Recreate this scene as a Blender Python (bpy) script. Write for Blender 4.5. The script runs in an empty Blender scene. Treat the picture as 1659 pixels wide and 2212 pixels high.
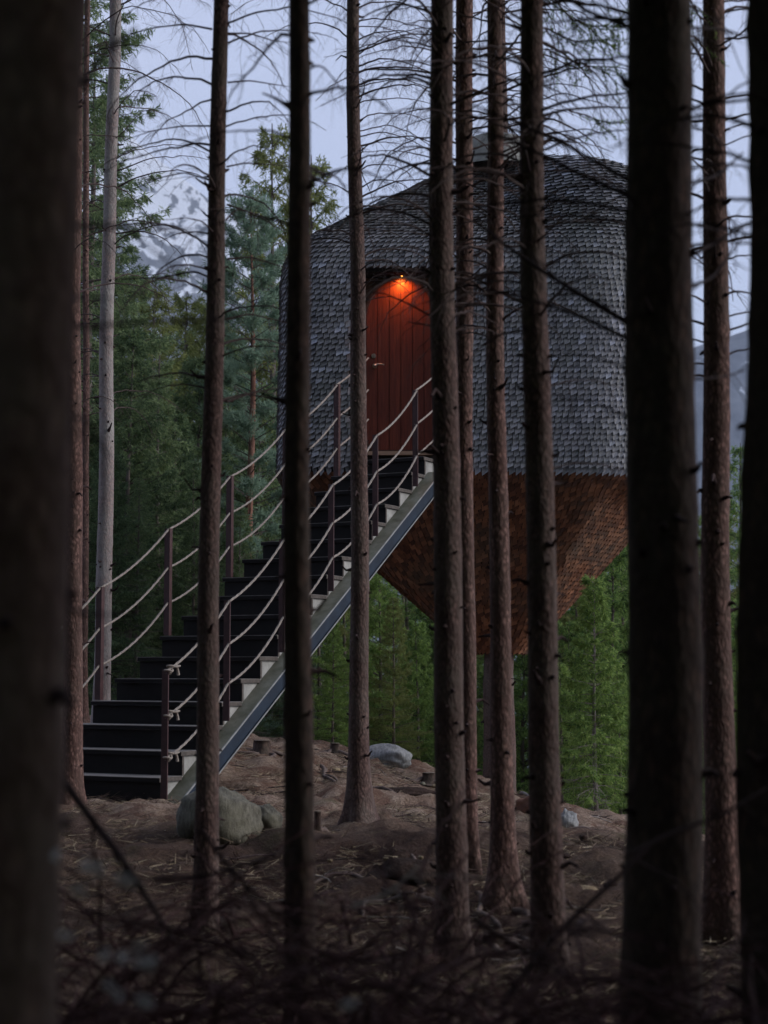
import bpy, math, random
import numpy as np
from mathutils import Vector, noise as mnoise

# ------------------------------------------------------------------ camera, sky, sun, exposure
SC = bpy.context.scene
COL = SC.collection
EYE = 1.05                       # camera height above the forest floor
PITCH = math.radians(5.3)
FPX = 3692.0                     # focal length in units where the frame is 1659 x 2212
UC, VC = 829.5, 1106.0

cam_d = bpy.data.cameras.new("camera")
cam = bpy.data.objects.new("camera", cam_d)
COL.objects.link(cam)
cam.location = (0, 0, EYE)
cam.rotation_euler = (math.radians(90) + PITCH, 0, 0)
cam_d.sensor_fit = 'VERTICAL'
cam_d.sensor_height = 36.0
cam_d.sensor_width = 27.0
cam_d.lens = 36.0 * FPX / 2212.0
cam_d.clip_start = 0.05
cam_d.clip_end = 20000.0
cam_d.dof.use_dof = True
cam_d.dof.focus_distance = 16.5
cam_d.dof.aperture_fstop = 2.7
SC.camera = cam

SUN_EL, SUN_AZ = math.radians(26), math.radians(94)     # azimuth clockwise from +y (towards +x)
world = bpy.data.worlds.new("World")
SC.world = world
world.use_nodes = True
_n, _l = world.node_tree.nodes, world.node_tree.links
_n.clear()
_out = _n.new("ShaderNodeOutputWorld")
_bg = _n.new("ShaderNodeBackground")
_sky = _n.new("ShaderNodeTexSky")
_sky.sky_type = 'NISHITA'
_sky.sun_disc = False
_sky.sun_elevation = SUN_EL
_sky.sun_rotation = SUN_AZ
_sky.dust_density = 3.0
_sky.ozone_density = 3.0
_tc = _n.new("ShaderNodeTexCoord")
_cl = _n.new("ShaderNodeTexNoise")
_cl.inputs['Scale'].default_value = 2.2
_cl.inputs['Detail'].default_value = 5
_rmp = _n.new("ShaderNodeValToRGB")          # high even cloud: blue grey with slightly paler drifts
_rmp.color_ramp.elements[0].position = .3
_rmp.color_ramp.elements[0].color = (2.35, 2.8, 4.0, 1)
_rmp.color_ramp.elements[1].position = .75
_rmp.color_ramp.elements[1].color = (3.3, 3.5, 4.6, 1)
_mx = _n.new("ShaderNodeMix")
_mx.data_type = 'RGBA'
_mx.inputs[0].default_value = .88
_l.new(_tc.outputs['Generated'], _cl.inputs['Vector'])
_l.new(_cl.outputs['Fac'], _rmp.inputs['Fac'])
_l.new(_sky.outputs[0], _mx.inputs[6])
_l.new(_rmp.outputs[0], _mx.inputs[7])
_l.new(_mx.outputs[2], _bg.inputs['Color'])
_bg.inputs['Strength'].default_value = 0.125
_l.new(_bg.outputs[0], _out.inputs['Surface'])

sun_d = bpy.data.lights.new("sun", 'SUN')
sun_d.energy = 1.6
sun_d.angle = math.radians(35)
sun_d.color = (1.0, 0.95, 0.92)
sun = bpy.data.objects.new("sun", sun_d)
COL.objects.link(sun)
_sd = Vector((math.sin(SUN_AZ) * math.cos(SUN_EL), math.cos(SUN_AZ) * math.cos(SUN_EL), math.sin(SUN_EL)))
sun.rotation_euler = (-_sd).to_track_quat('-Z', 'Y').to_euler()
SC.view_settings.view_transform = 'Standard'
SC.view_settings.look = 'None'
SC.view_settings.exposure = 0.8
SC.view_settings.gamma = 1.0
SC.render.resolution_x, SC.render.resolution_y = 768, 1024
SC.cycles.use_denoising = True
SC.cycles.max_bounces = 6
SC.cycles.diffuse_bounces = 3
SC.cycles.volume_bounces = 0

# ------------------------------------------------------------------ helpers
def at(u, v, y):
    """world point at depth y seen along the direction (u, v) of the surveyed picture"""
    xi, yi = (u - UC) / FPX, (VC - v) / FPX
    c, s = math.cos(PITCH), math.sin(PITCH)
    d = np.array([xi, c - yi * s, s + yi * c])
    p = d * (y / d[1])
    return np.array([p[0], p[1], p[2] + EYE])

def unit(v):
    v = np.asarray(v, float)
    return v / (np.linalg.norm(v) + 1e-12)

class MB:
    """collects vertices and faces of ONE mesh"""
    def __init__(self):
        self.v, self.f, self.m, self.n = [], [], [], 0
    def add(self, verts, faces, mi=0):
        verts = np.asarray(verts, float)
        self.v.append(verts)
        n = self.n
        self.f.extend([tuple(i + n for i in f) for f in faces])
        self.m.extend([mi] * len(faces))
        self.n += len(verts)
    def addq(self, verts, faces, mi=0):
        """faces: int ndarray (k, 3|4)"""
        verts = np.asarray(verts, float)
        self.v.append(verts)
        self.f.extend((faces + self.n).tolist())
        self.m.extend([mi] * len(faces))
        self.n += len(verts)
    def box(self, o, ex, ey, ez, mi=0):
        """o corner, ex/ey/ez edge vectors (right handed)"""
        o, ex, ey, ez = [np.asarray(a, float) for a in (o, ex, ey, ez)]
        vs = [o + a * ex + b * ey + c * ez for c in (0, 1) for b in (0, 1) for a in (0, 1)]
        self.add(vs, [(0, 2, 3, 1), (4, 5, 7, 6), (0, 1, 5, 4), (2, 6, 7, 3), (0, 4, 6, 2), (1, 3, 7, 5)], mi)
    def tube(self, pts, rad, sides=6, mi=0, cap=True, ring=None):
        pts = np.asarray(pts, float)
        k = len(pts)
        rad = np.broadcast_to(np.asarray(rad, float), (k,))
        tg = np.gradient(pts, axis=0)
        tg /= np.linalg.norm(tg, axis=1)[:, None] + 1e-12
        ref = np.array([0, 0, 1.0]) if abs(tg[:, 2]).mean() < .8 else np.array([1.0, 0, 0])
        a = np.cross(tg, ref)
        a /= np.linalg.norm(a, axis=1)[:, None] + 1e-12
        b = np.cross(a, tg)
        ph = np.arange(sides) * 2 * math.pi / sides
        if ring is None:
            rr = rad[:, None] * np.ones(sides)[None]
        else:
            rr = rad[:, None] * ring(np.arange(k)[:, None], ph[None])
        vs = pts[:, None] + rr[..., None] * (a[:, None] * np.cos(ph)[None, :, None] + b[:, None] * np.sin(ph)[None, :, None])
        vs = vs.reshape(-1, 3)
        i = np.arange(k - 1)[:, None] * sides
        j = np.arange(sides)[None]
        j2 = (j + 1) % sides
        q = np.stack([i + j, i + j2, i + sides + j2, i + sides + j], -1).reshape(-1, 4)
        base = self.n
        self.addq(vs, q, mi)
        if cap and sides > 3:
            self.f.append(tuple(base + x for x in range(sides)))
            self.f.append(tuple(base + (k - 1) * sides + x for x in reversed(range(sides))))
            self.m.extend([mi, mi])
    def build(self, name, mats, parent=None, smooth=False, loc=None):
        me = bpy.data.meshes.new(name)
        V = np.concatenate(self.v) if self.v else np.zeros((0, 3))
        if loc is not None:
            V = V - np.asarray(loc)
        me.from_pydata(V.tolist(), [], self.f)
        if not isinstance(mats, (list, tuple)):
            mats = [mats]
        for m in mats:
            me.materials.append(m)
        if len(mats) > 1:
            me.polygons.foreach_set('material_index', self.m)
        if smooth:
            me.polygons.foreach_set('use_smooth', [True] * len(me.polygons))
        me.update()
        o = bpy.data.objects.new(name, me)
        COL.objects.link(o)
        if loc is not None and parent is None:
            o.location = loc
        if parent is not None:
            o.parent = parent
        return o

def tag(o, label=None, cat=None, group=None, kind=None):
    if label: o['label'] = label
    if cat: o['category'] = cat
    if group: o['group'] = group
    if kind: o['kind'] = kind
    return o

def thing(name, loc, label, cat, group=None):
    o = bpy.data.objects.new(name, None)
    o.empty_display_size = .2
    COL.objects.link(o)
    o.location = [float(x) for x in loc]
    return tag(o, label, cat, group)

def part(mb, name, mats, parent, smooth=False):
    """mesh given in world space, parented under a thing or part"""
    org = np.zeros(3)
    p = parent
    while p is not None:
        org = org + np.array(p.location)
        p = p.parent
    return mb.build(name, mats, parent, smooth, loc=org)

# ------------------------------------------------------------------ materials
class Mat:
    def __init__(self, name, rough=.8, spec=.3, metal=0):
        self.m = bpy.data.materials.new(name)
        self.m.use_nodes = True
        self.nt = self.m.node_tree
        self.b = self.nt.nodes['Principled BSDF']
        self.b.inputs['Roughness'].default_value = rough
        self.b.inputs['Metallic'].default_value = metal
        self.b.inputs['Specular IOR Level'].default_value = spec
    def n(self, t, **kw):
        x = self.nt.nodes.new(t)
        for k, v in kw.items():
            if k in x.inputs:
                x.inputs[k].default_value = v
            else:
                setattr(x, k, v)
        return x
    def l(self, a, b):
        self.nt.links.new(a, b)
    def coord(self, scale=(1, 1, 1), kind='Object'):
        t = self.n('ShaderNodeTexCoord')
        mp = self.n('ShaderNodeMapping')
        mp.inputs['Scale'].default_value = scale
        self.l(t.outputs[kind], mp.inputs[0])
        return mp.outputs[0]
    def noise(self, co, scale, detail=4, rough=.6, dist=0):
        x = self.n('ShaderNodeTexNoise')
        x.inputs['Scale'].default_value = scale
        x.inputs['Detail'].default_value = detail
        x.inputs['Roughness'].default_value = rough
        x.inputs['Distortion'].default_value = dist
        self.l(co, x.inputs['Vector'])
        return x.outputs['Fac']
    def ramp(self, fac, stops):
        x = self.n('ShaderNodeValToRGB')
        e = x.color_ramp.elements
        while len(e) < len(stops):
            e.new(.5)
        for el, (p, c) in zip(e, stops):
            el.position = p
            el.color = tuple(c) + (1,) if len(c) == 3 else c
        self.l(fac, x.inputs['Fac'])
        return x.outputs[0]
    def mix(self, fac, a, b, mode='MIX'):
        x = self.n('ShaderNodeMix')
        x.data_type = 'RGBA'
        x.blend_type = mode
        for s, val in ((0, fac), (6, a), (7, b)):
            if hasattr(val, 'is_linked') or hasattr(val, 'links'):
                self.l(val, x.inputs[s])
            else:
                x.inputs[s].default_value = val if s == 0 else (tuple(val) + (1,))
        return x.outputs[2]
    def bump(self, h, strength=.5, dist=.01, prev=None):
        x = self.n('ShaderNodeBump')
        x.inputs['Strength'].default_value = strength
        x.inputs['Distance'].default_value = dist
        self.l(h, x.inputs['Height'])
        if prev is not None:
            self.l(prev, x.inputs['Normal'])
        return x.outputs[0]
    def col(self, c):
        if isinstance(c, (tuple, list)):
            self.b.inputs['Base Color'].default_value = tuple(c) + (1,)
        else:
            self.l(c, self.b.inputs['Base Color'])
    def nrm(self, n):
        self.l(n, self.b.inputs['Normal'])

def bark_mat(name, dark, mid, flake, lichen, flakes=60, lich=.6):
    m = Mat(name, .88, .2)
    co = m.coord((1, 1, .55))
    fine = m.noise(co, 70, 5, .7)
    big = m.noise(co, 5, 4, .6)
    vo = m.n('ShaderNodeTexVoronoi')
    vo.feature = 'F1'
    vo.inputs['Scale'].default_value = flakes
    wco = m.n('ShaderNodeVectorMath', operation='ADD')
    nz = m.n('ShaderNodeTexNoise')
    nz.inputs['Scale'].default_value = 22
    m.l(co, nz.inputs['Vector'])
    sc = m.n('ShaderNodeVectorMath', operation='SCALE')
    sc.inputs['Scale'].default_value = .035
    m.l(nz.outputs['Color'], sc.inputs[0])
    m.l(co, wco.inputs[0]); m.l(sc.outputs[0], wco.inputs[1])
    m.l(wco.outputs[0], vo.inputs['Vector'])
    c = m.mix(m.ramp(fine, [(.3, (0, 0, 0)), (.7, (1, 1, 1))]), dark, mid)
    fl = m.ramp(vo.outputs['Distance'], [(.25, (1, 1, 1)), (.55, (0, 0, 0))])
    sel = m.ramp(m.noise(co, 14, 3), [(.40, (0, 0, 0)), (.56, (.9, .9, .9))])
    fm = m.n('ShaderNodeMath', operation='MULTIPLY')
    m.l(fl, fm.inputs[0]); m.l(sel, fm.inputs[1])
    c = m.mix(fm.outputs[0], c, flake)
    lm = m.ramp(big, [(.42, (0, 0, 0)), (.68, (lich, lich, lich))])
    c = m.mix(lm, c, lichen)
    m.col(c)
    b1 = m.bump(vo.outputs['Distance'], .75, .007)
    m.nrm(m.bump(fine, .6, .004, b1))
    return m.m

B_GREY = bark_mat('bark_grey_brown', (.042, .026, .025), (.112, .072, .064), (.18, .112, .098), (.135, .115, .10), 60, .6)
B_RED = bark_mat('bark_reddish_flaky', (.05, .029, .026), (.13, .074, .063), (.24, .14, .12), (.12, .10, .085), 48, .35)
B_PALE = bark_mat('bark_pale_grey', (.13, .11, .11), (.30, .26, .255), (.31, .23, .215), (.33, .33, .32), 55, .7)
B_DARK = bark_mat('bark_dark', (.032, .021, .019), (.08, .054, .046), (.11, .066, .054), (.09, .08, .06), 32, .45)
B_NEAR = bark_mat('bark_warm_brown', (.085, .05, .04), (.19, .12, .095), (.24, .155, .12), (.2, .16, .125), 32, .7)
B_PINE = bark_mat('bark_pine_orange', (.16, .07, .05), (.30, .15, .11), (.36, .2, .15), (.22, .15, .12), 30, .3)
B_FAR = bark_mat('bark_far', (.08, .065, .06), (.17, .14, .13), (.2, .15, .13), (.2, .2, .18), 30, .5)

def plain(name, c0, c1, scale=8, rough=.8, spec=.3, metal=0, bump=.2, stretch=(1, 1, 1), bd=.004):
    m = Mat(name, rough, spec, metal)
    co = m.coord(stretch)
    f = m.noise(co, scale, 5, .65)
    m.col(m.ramp(f, [(.32, c0), (.68, c1)]))
    if bump:
        m.nrm(m.bump(m.noise(co, scale * 4, 4, .7), bump, bd))
    return m.m

TWIG = plain('dead_twig', (.05, .031, .035), (.11, .085, .08), 20, .85, .2)
TWIG_PALE = plain('weathered_twig', (.16, .14, .13), (.30, .27, .25), 20, .85, .2)
TWIG_DARK = plain('dark_twig', (.022, .013, .014), (.055, .034, .034), 20, .85, .2)

def island_mat(name, stops, rough=.75, spec=.25, grain=True, nsc=60):
    m = Mat(name, rough, spec)
    g = m.n('ShaderNodeNewGeometry')
    c = m.ramp(g.outputs['Random Per Island'], stops)
    if grain:
        co = m.coord((1, 1, .12))
        f = m.noise(co, nsc, 4, .7)
        c = m.mix(m.ramp(f, [(.3, (.4, .4, .4)), (.7, (0, 0, 0))]), c, (.03, .027, .028), 'MIX')
        co2 = m.coord()
        w = m.noise(co2, .9, 3)
        c = m.mix(m.ramp(w, [(.42, (0, 0, 0)), (.7, (.55, .55, .55))]), c, (.075, .085, .07))
        m.nrm(m.bump(f, .3, .003))
    m.col(c)
    return m.m

SH_GREY = island_mat('weathered_shingle', [(0, (.11, .113, .13)), (.25, (.165, .168, .185)), (.7, (.225, .227, .25)), (.94, (.285, .29, .325)), (1, (.40, .43, .53))], .5, .5)
SH_BROWN = island_mat('brown_shingle', [(0, (.08, .031, .018)), (.5, (.18, .073, .037)), (.85, (.27, .115, .058)), (1, (.36, .165, .09))], .75, .2)
SH_NICHE = island_mat('reveal_shingle', [(0, (.10, .07, .055)), (1, (.2, .14, .11))], .75, .2)
HULL = plain('hull_felt', (.012, .010, .010), (.02, .016, .016), 5, .95, .05)

def wood_door():
    m = Mat('mahogany_planks', .5, .35)
    co = m.coord((1, 1, .06))
    f = m.noise(co, 55, 6, .7, .6)
    f2 = m.noise(m.coord((1, 1, .15)), 9, 3)
    c = m.ramp(f, [(.25, (.045, .008, .006)), (.5, (.125, .024, .014)), (.75, (.21, .05, .026))])
    c = m.mix(m.ramp(f2, [(.35, (.5, .5, .5)), (.7, (0, 0, 0))]), c, (.07, .016, .010))
    m.col(c)
    m.nrm(m.bump(f, .25, .003))
    return m.m
DOOR = wood_door()
DOOR_TRIM = plain('door_trim', (.03, .014, .010), (.06, .026, .018), 14, .5, .35)
SILL = plain('sill_wood', (.16, .10, .07), (.30, .20, .14), 12, .7, .3, stretch=(.2, 1, 1))
STEEL_RED = plain('oxide_painted_steel', (.035, .013, .015), (.065, .026, .028), 16, .55, .4, 0, .1)
TREAD = plain('painted_lit_tread_top', (.09, .083, .08), (.22, .205, .20), 14, .6, .35, 0, .3, (.15, 1, 1))  # tread tops only: their lit highlight is painted into this paler colour
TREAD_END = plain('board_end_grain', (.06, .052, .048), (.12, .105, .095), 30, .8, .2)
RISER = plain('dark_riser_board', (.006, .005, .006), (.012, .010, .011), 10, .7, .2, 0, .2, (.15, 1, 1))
INFILL = plain('pale_plywood', (.20, .20, .19), (.40, .40, .385), 7, .8, .25, 0, .2)
BRASS = plain('aged_nickel', (.42, .38, .34), (.55, .5, .46), 20, .3, .5, .9, 0)

def beam_mat():
    m = Mat('blue_grey_steel', .55, .25, .0)
    co = m.coord()
    f = m.noise(co, 6, 5, .65)
    c = m.ramp(f, [(.3, (.006, .013, .026)), (.7, (.013, .026, .048))])
    m.col(c)
    m.nrm(m.bump(m.noise(co, 40, 3), .12, .002))
    return m.m
BEAM = beam_mat()
FLANGE = plain('mossy_flange', (.085, .088, .062), (.19, .19, .155), 5, .85, .2, 0, .4)
EDGE = plain('worn_steel_edge', (.17, .175, .175), (.30, .31, .31), 12, .5, .4, .2, .1)
ROPE = plain('natural_rope', (.19, .165, .145), (.36, .32, .29), 60, .9, .1, 0, .4)

def foliage_mat(name, stops):
    m = Mat(name, .75, .12)
    g = m.n('ShaderNodeNewGeometry')
    o = m.n('ShaderNodeObjectInfo')
    co = m.coord()
    f = m.noise(co, 1.9, 4, .65)
    a = m.n('ShaderNodeMath', operation='ADD')
    m.l(g.outputs['Random Per Island'], a.inputs[0]); m.l(f, a.inputs[1])
    b = m.n('ShaderNodeMath', operation='MULTIPLY_ADD')
    b.inputs[1].default_value = .80
    m.l(a.outputs[0], b.inputs[0])
    k = m.n('ShaderNodeMath', operation='MULTIPLY_ADD')
    k.inputs[1].default_value = .3
    k.inputs[2].default_value = -.33
    m.l(o.outputs['Random'], k.inputs[0])
    m.l(k.outputs[0], b.inputs[2])
    col = m.ramp(b.outputs[0], stops)
    m.col(col)
    tl = m.n('ShaderNodeBsdfTranslucent')
    m.l(col, tl.inputs['Color'])
    ms = m.n('ShaderNodeMixShader')
    ms.inputs[0].default_value = .5
    m.l(m.b.outputs[0], ms.inputs[1]); m.l(tl.outputs[0], ms.inputs[2])
    m.l(ms.outputs[0], m.nt.nodes['Material Output'].inputs['Surface'])
    return m.m
F_SPRUCE = foliage_mat('spruce_needles', [(.1, (.042, .085, .034)), (.45, (.14, .235, .075)), (.75, (.25, .37, .105)), (1, (.36, .47, .15))])
F_COOL = foliage_mat('cool_spruce_needles', [(.1, (.036, .064, .038)), (.45, (.10, .152, .08)), (.75, (.17, .24, .11)), (1, (.26, .33, .165))])
F_YELLOW = foliage_mat('yellow_green_needles', [(.1, (.085, .11, .04)), (.5, (.185, .215, .075)), (1, (.27, .30, .11))])
F_PINE = foliage_mat('pine_needles', [(.1, (.09, .15, .11)), (.5, (.19, .28, .20)), (1, (.28, .38, .28))])

def ground_mat():
    m = Mat('needle_litter_ground', .92, .12)
    co = m.coord()
    a = m.noise(co, .55, 4, .6)
    b = m.noise(co, 7, 6, .75)
    c = m.noise(co, 60, 5, .8)
    c1 = m.ramp(b, [(.28, (.03, .019, .016)), (.5, (.078, .046, .036)), (.72, (.135, .088, .066))])
    c2 = m.ramp(b, [(.3, (.07, .045, .036)), (.55, (.17, .115, .085)), (.75, (.27, .20, .15))])
    col = m.mix(m.ramp(a, [(.42, (0, 0, 0)), (.6, (1, 1, 1))]), c1, c2)
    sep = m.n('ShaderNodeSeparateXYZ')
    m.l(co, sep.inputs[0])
    my_ = m.n('ShaderNodeMath', operation='MULTIPLY_ADD')     # bare bank beyond the stair foot, made paler to paint in the clearing's light
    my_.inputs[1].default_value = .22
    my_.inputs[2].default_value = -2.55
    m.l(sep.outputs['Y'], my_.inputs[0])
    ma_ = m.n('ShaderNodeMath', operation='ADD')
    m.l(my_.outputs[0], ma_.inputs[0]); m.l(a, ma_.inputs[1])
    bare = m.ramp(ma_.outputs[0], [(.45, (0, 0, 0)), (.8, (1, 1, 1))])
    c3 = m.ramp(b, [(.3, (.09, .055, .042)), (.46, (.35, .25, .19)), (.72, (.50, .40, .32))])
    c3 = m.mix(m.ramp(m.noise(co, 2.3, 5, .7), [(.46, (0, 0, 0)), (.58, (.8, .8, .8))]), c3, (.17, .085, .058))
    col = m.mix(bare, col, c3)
    mo = m.ramp(m.noise(co, 1.7, 5, .7), [(.56, (0, 0, 0)), (.7, (.6, .6, .6))])
    col = m.mix(mo, col, (.075, .08, .03))
    col = m.mix(m.ramp(c, [(.35, (.75, .75, .75)), (.6, (0, 0, 0))]), col, (.05, .034, .03))
    m.col(col)
    n1 = m.bump(b, 1.0, .09)
    m.nrm(m.bump(c, .9, .015, n1))
    return m.m
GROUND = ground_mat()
LITTER = island_mat('needle_litter', [(0, (.055, .038, .032)), (.45, (.13, .09, .07)), (.75, (.22, .17, .11)), (1, (.32, .27, .2))], .85, .15, False)
EARTH = plain('root_earth', (.028, .02, .018), (.075, .05, .042), 12, .95, .1, 0, 1.0, bd=.03)
ROOT = plain('exposed_root', (.08, .06, .055), (.19, .145, .13), 18, .85, .15, 0, .6)
CUT = plain('sawn_wood', (.13, .105, .085), (.22, .185, .155), 24, .8, .2)

def rock_mat(name, c0, c1, moss, mo=.5):
    m = Mat(name, .85, .25)
    co = m.coord()
    f = m.noise(co, 5, 7, .72)
    g = m.noise(m.coord((3.2, 1, .6)), 16, 6, .75, .6)
    c = m.ramp(f, [(.3, c0), (.7, c1)])
    c = m.mix(m.ramp(g, [(.38, (.7, .7, .7)), (.58, (0, 0, 0))]), c, tuple(x * .45 for x in c0))
    c = m.mix(m.ramp(m.noise(co, 3, 5, .7), [(.48, (0, 0, 0)), (.66, (mo, mo, mo))]), c, moss)
    m.col(c)
    n1 = m.bump(g, .5, .02)
    m.nrm(m.bump(f, .6, .03, n1))
    return m.m
ROCK = rock_mat('lichen_boulder', (.08, .075, .06), (.21, .20, .165), (.115, .11, .075), .6)
ROCK_PALE = rock_mat('pale_granite', (.22, .23, .24), (.38, .39, .40), (.25, .26, .24), .3)
ROCK_TAN = rock_mat('tan_stone', (.24, .18, .11), (.36, .28, .18), (.2, .16, .1), .4)
FLAKE = plain('pale_bark_chip', (.4, .38, .37), (.75, .73, .72), 20, .85, .2)

def mountain_mat():
    m = Mat('snowy_rock', .9, .1)
    co = m.coord((1, 1, 1))
    f = m.noise(m.coord((.034, .012, .026)), 1.0, 6, .6, 1.0)
    g = m.noise(m.coord((.14, .05, .10)), 1.0, 4, .6, .5)
    a = m.n('ShaderNodeMath', operation='MULTIPLY_ADD')
    a.inputs[1].default_value = .45
    m.l(g, a.inputs[0]); m.l(f, a.inputs[2])
    sep = m.n('ShaderNodeSeparateXYZ')
    m.l(co, sep.inputs[0])
    hz = m.n('ShaderNodeMath', operation='MULTIPLY_ADD')
    hz.inputs[1].default_value = .0011
    hz.inputs[2].default_value = -.36
    m.l(sep.outputs['Z'], hz.inputs[0])
    s = m.n('ShaderNodeMath', operation='ADD')
    m.l(a.outputs[0], s.inputs[0]); m.l(hz.outputs[0], s.inputs[1])
    snow = m.ramp(s.outputs[0], [(.752, (0, 0, 0)), (.780, (1, 1, 1))])
    rock = m.ramp(g, [(.3, (.07, .085, .11)), (.7, (.13, .15, .18))])
    m.col(m.mix(snow, rock, (.46, .50, .56)))
    return m.m
MOUNTAIN = mountain_mat()

def emit_mat(name, c, s):
    m = Mat(name)
    m.col(c)
    m.b.inputs['Emission Color'].default_value = tuple(c) + (1,)
    m.b.inputs['Emission Strength'].default_value = s
    return m.m
BULB = emit_mat('warm_bulb', (1, .36, .05), 2.5)

# ------------------------------------------------------------------ terrain
def sstep(a, b, x):
    t = np.clip((x - a) / (b - a), 0, 1)
    return t * t * (3 - 2 * t)

def fbm(x, y, seed=0.0):
    x, y = np.asarray(x, float), np.asarray(y, float)
    r = np.zeros_like(x)
    for k, (fr, am) in enumerate(((.35, .5), (.8, .28), (1.9, .14), (4.3, .07))):
        r += am * np.sin(fr * x * 1.7 + 1.3 * k + seed + 1.1 * np.sin(fr * y * 1.3 + k)) * np.cos(fr * y * 1.9 + 2.1 * k + seed * 1.7 + .9 * np.sin(fr * x + 2 * k))
    return r

def crest_y(x):
    return 20.0 - 2.0 * np.clip(x + .3, 0, 2.6)

def ground(x, y):
    x, y = np.asarray(x, float), np.asarray(y, float)
    near = np.where(x < 0, -.13 * np.clip(x, -6, 0) * sstep(14, 18.5, y) + .06 * sstep(14.5, 17.5, y), -.17 * np.clip(x, 0, 4) * sstep(9, 16, y)) - .24 * sstep(11.6, 8.4, y)
    z = near + .055 * fbm(x, y) * sstep(3, 6, y)
    yc = crest_y(x)
    over = np.maximum(y - yc, 0)
    drop = np.where(over < 26, .02 * np.minimum(over, 4) ** 2 + .40 * np.maximum(over - 2, 0), 9.9 + .14 * (over - 26))
    drop = np.minimum(drop, 60)
    z = z - drop + .5 * fbm(x * .3, y * .3, 3) * sstep(0, 8, over)
    side = np.maximum(x - 5, 0)
    return z - .12 * side * sstep(0, 5, side) * (side < 60) - np.where(side >= 60, 7.2, 0)

def grid_axis(parts):
    out = []
    for a, b, n in parts:
        out.extend(np.linspace(a, b, n, endpoint=False))
    out.append(parts[-1][1])
    return np.array(out)

gx = grid_axis([(-2600, -300, 10), (-300, -30, 18), (-30, -5, 34), (-5, 5, 150), (5, 30, 34), (30, 300, 18), (300, 2600, 10)])
gy = grid_axis([(-400, -30, 10), (-30, 3, 20), (3, 22, 210), (22, 60, 40), (60, 400, 30), (400, 2400, 14)])
X, Y = np.meshgrid(gx, gy)
Z = ground(X, Y)
small = .03 * np.sin(X * 9 + 2 * np.sin(Y * 7)) * np.cos(Y * 8 + 1.7 * np.sin(X * 6)) + .012 * np.sin(X * 21 + 3 * np.sin(Y * 11)) * np.cos(Y * 17)
hum = np.array([mnoise.fractal(Vector((x * 1.6, y * 1.6, 4.2)), .9, 2.0, 6) for x, y in zip(X.ravel(), Y.ravel())]).reshape(X.shape)
Z = Z + (small + .10 * hum) * ((Y > 3) & (Y < 24) & (abs(X) < 8))
nxg, nyg = len(gx), len(gy)
ii = (np.arange(nyg - 1)[:, None] * nxg + np.arange(nxg - 1)[None]).reshape(-1)
mb = MB()
mb.addq(np.stack([X, Y, Z], -1).reshape(-1, 3), np.stack([ii, ii + 1, ii + nxg + 1, ii + nxg], -1))
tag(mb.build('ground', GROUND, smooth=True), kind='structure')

# mountains across the valley
az = np.array([-1.2, -.5, -.30, -.20, -.157, -.145, -.13, -.10, -.05, .0, .06, .12, .18, .2, .23, .4, 1.2])
el = np.array([.30, .42, .42, .365, .328, .312, .300, .276, .236, .17, .15, .16, .19, .196, .205, .26, .2])
mx = np.linspace(-1500, 1500, 170)
my = np.concatenate([np.linspace(650, 1500, 60), np.linspace(1520, 2300, 20)])
MX, MY = np.meshgrid(mx, my)
E = np.interp(MX / 1500, az, el) * 1500 + EYE
ramp = np.where(MY < 1500, ((MY - 650) / 850) ** 1.15, 1 - .25 * (MY - 1500) / 800)
MZ = -75 + (E + 75) * ramp
rng = np.random.default_rng(5)
nzv = np.array([mnoise.fractal(Vector((x * .006, y * .006, 1.7)), 1.0, 2.0, 6) for x, y in zip(MX.ravel(), MY.ravel())]).reshape(MX.shape)
MZ = MZ + nzv * 26 * np.sin(np.clip(ramp, 0, 1) * math.pi) + nzv * 5
nmx = len(mx)
ii = (np.arange(len(my) - 1)[:, None] * nmx + np.arange(nmx - 1)[None]).reshape(-1)
mb = MB()
mb.addq(np.stack([MX, MY, MZ], -1).reshape(-1, 3), np.stack([ii, ii + 1, ii + nmx + 1, ii + nmx], -1))
tag(mb.build('mountains', MOUNTAIN, smooth=True), kind='structure')

# ------------------------------------------------------------------ the pine-cone treehouse
YF = 18.8
AX = np.array([1.38, 20.5])                       # host trunk axis
Z_BOT = float(at(1300, 1022, YF)[2])              # lower edge of the walls
Z_TOP = float(at(700, 590, YF)[2])                # where the walls roll into the roof
Z_APEX = float(at(1100, 347, 20.3)[2])
Z_TIP = float(at(1080, 1416, 20.4)[2])
X0, X1, Y0, Y1 = -1.17, 3.5, YF, 22.3

def rounded_rect(x0, x1, y0, y1, r):
    """outline counter-clockwise from above, starting on the front edge; r: front-left, front-right, back-right, back-left"""
    pts = []
    def arc(cx, cy, rad, a0, a1):
        for a in np.linspace(a0, a1, 60):
            pts.append((cx + rad * math.cos(a), cy + rad * math.sin(a)))
    pi = math.pi
    arc(x0 + r[0], y0 + r[0], r[0], pi, 1.5 * pi)
    arc(x1 - r[1], y0 + r[1], r[1], 1.5 * pi, 2 * pi)
    arc(x1 - r[2], y1 - r[2], r[2], 0, .5 * pi)
    arc(x0 + r[3], y1 - r[3], r[3], .5 * pi, pi)
    pts.append(pts[0])
    pts = np.array(pts)
    s = np.concatenate([[0], np.cumsum(np.hypot(*np.diff(pts, axis=0).T))])
    return pts, s
OUT, OUTS = rounded_rect(X0, X1, Y0, Y1, (.5, 1.35, 1.1, .9))
PER = OUTS[-1]
CX, CY = 1.35, 20.4

def outline(s):
    s = np.mod(s, PER)
    return np.stack([np.interp(s, OUTS, OUT[:, 0]), np.interp(s, OUTS, OUT[:, 1])], -1)

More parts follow.
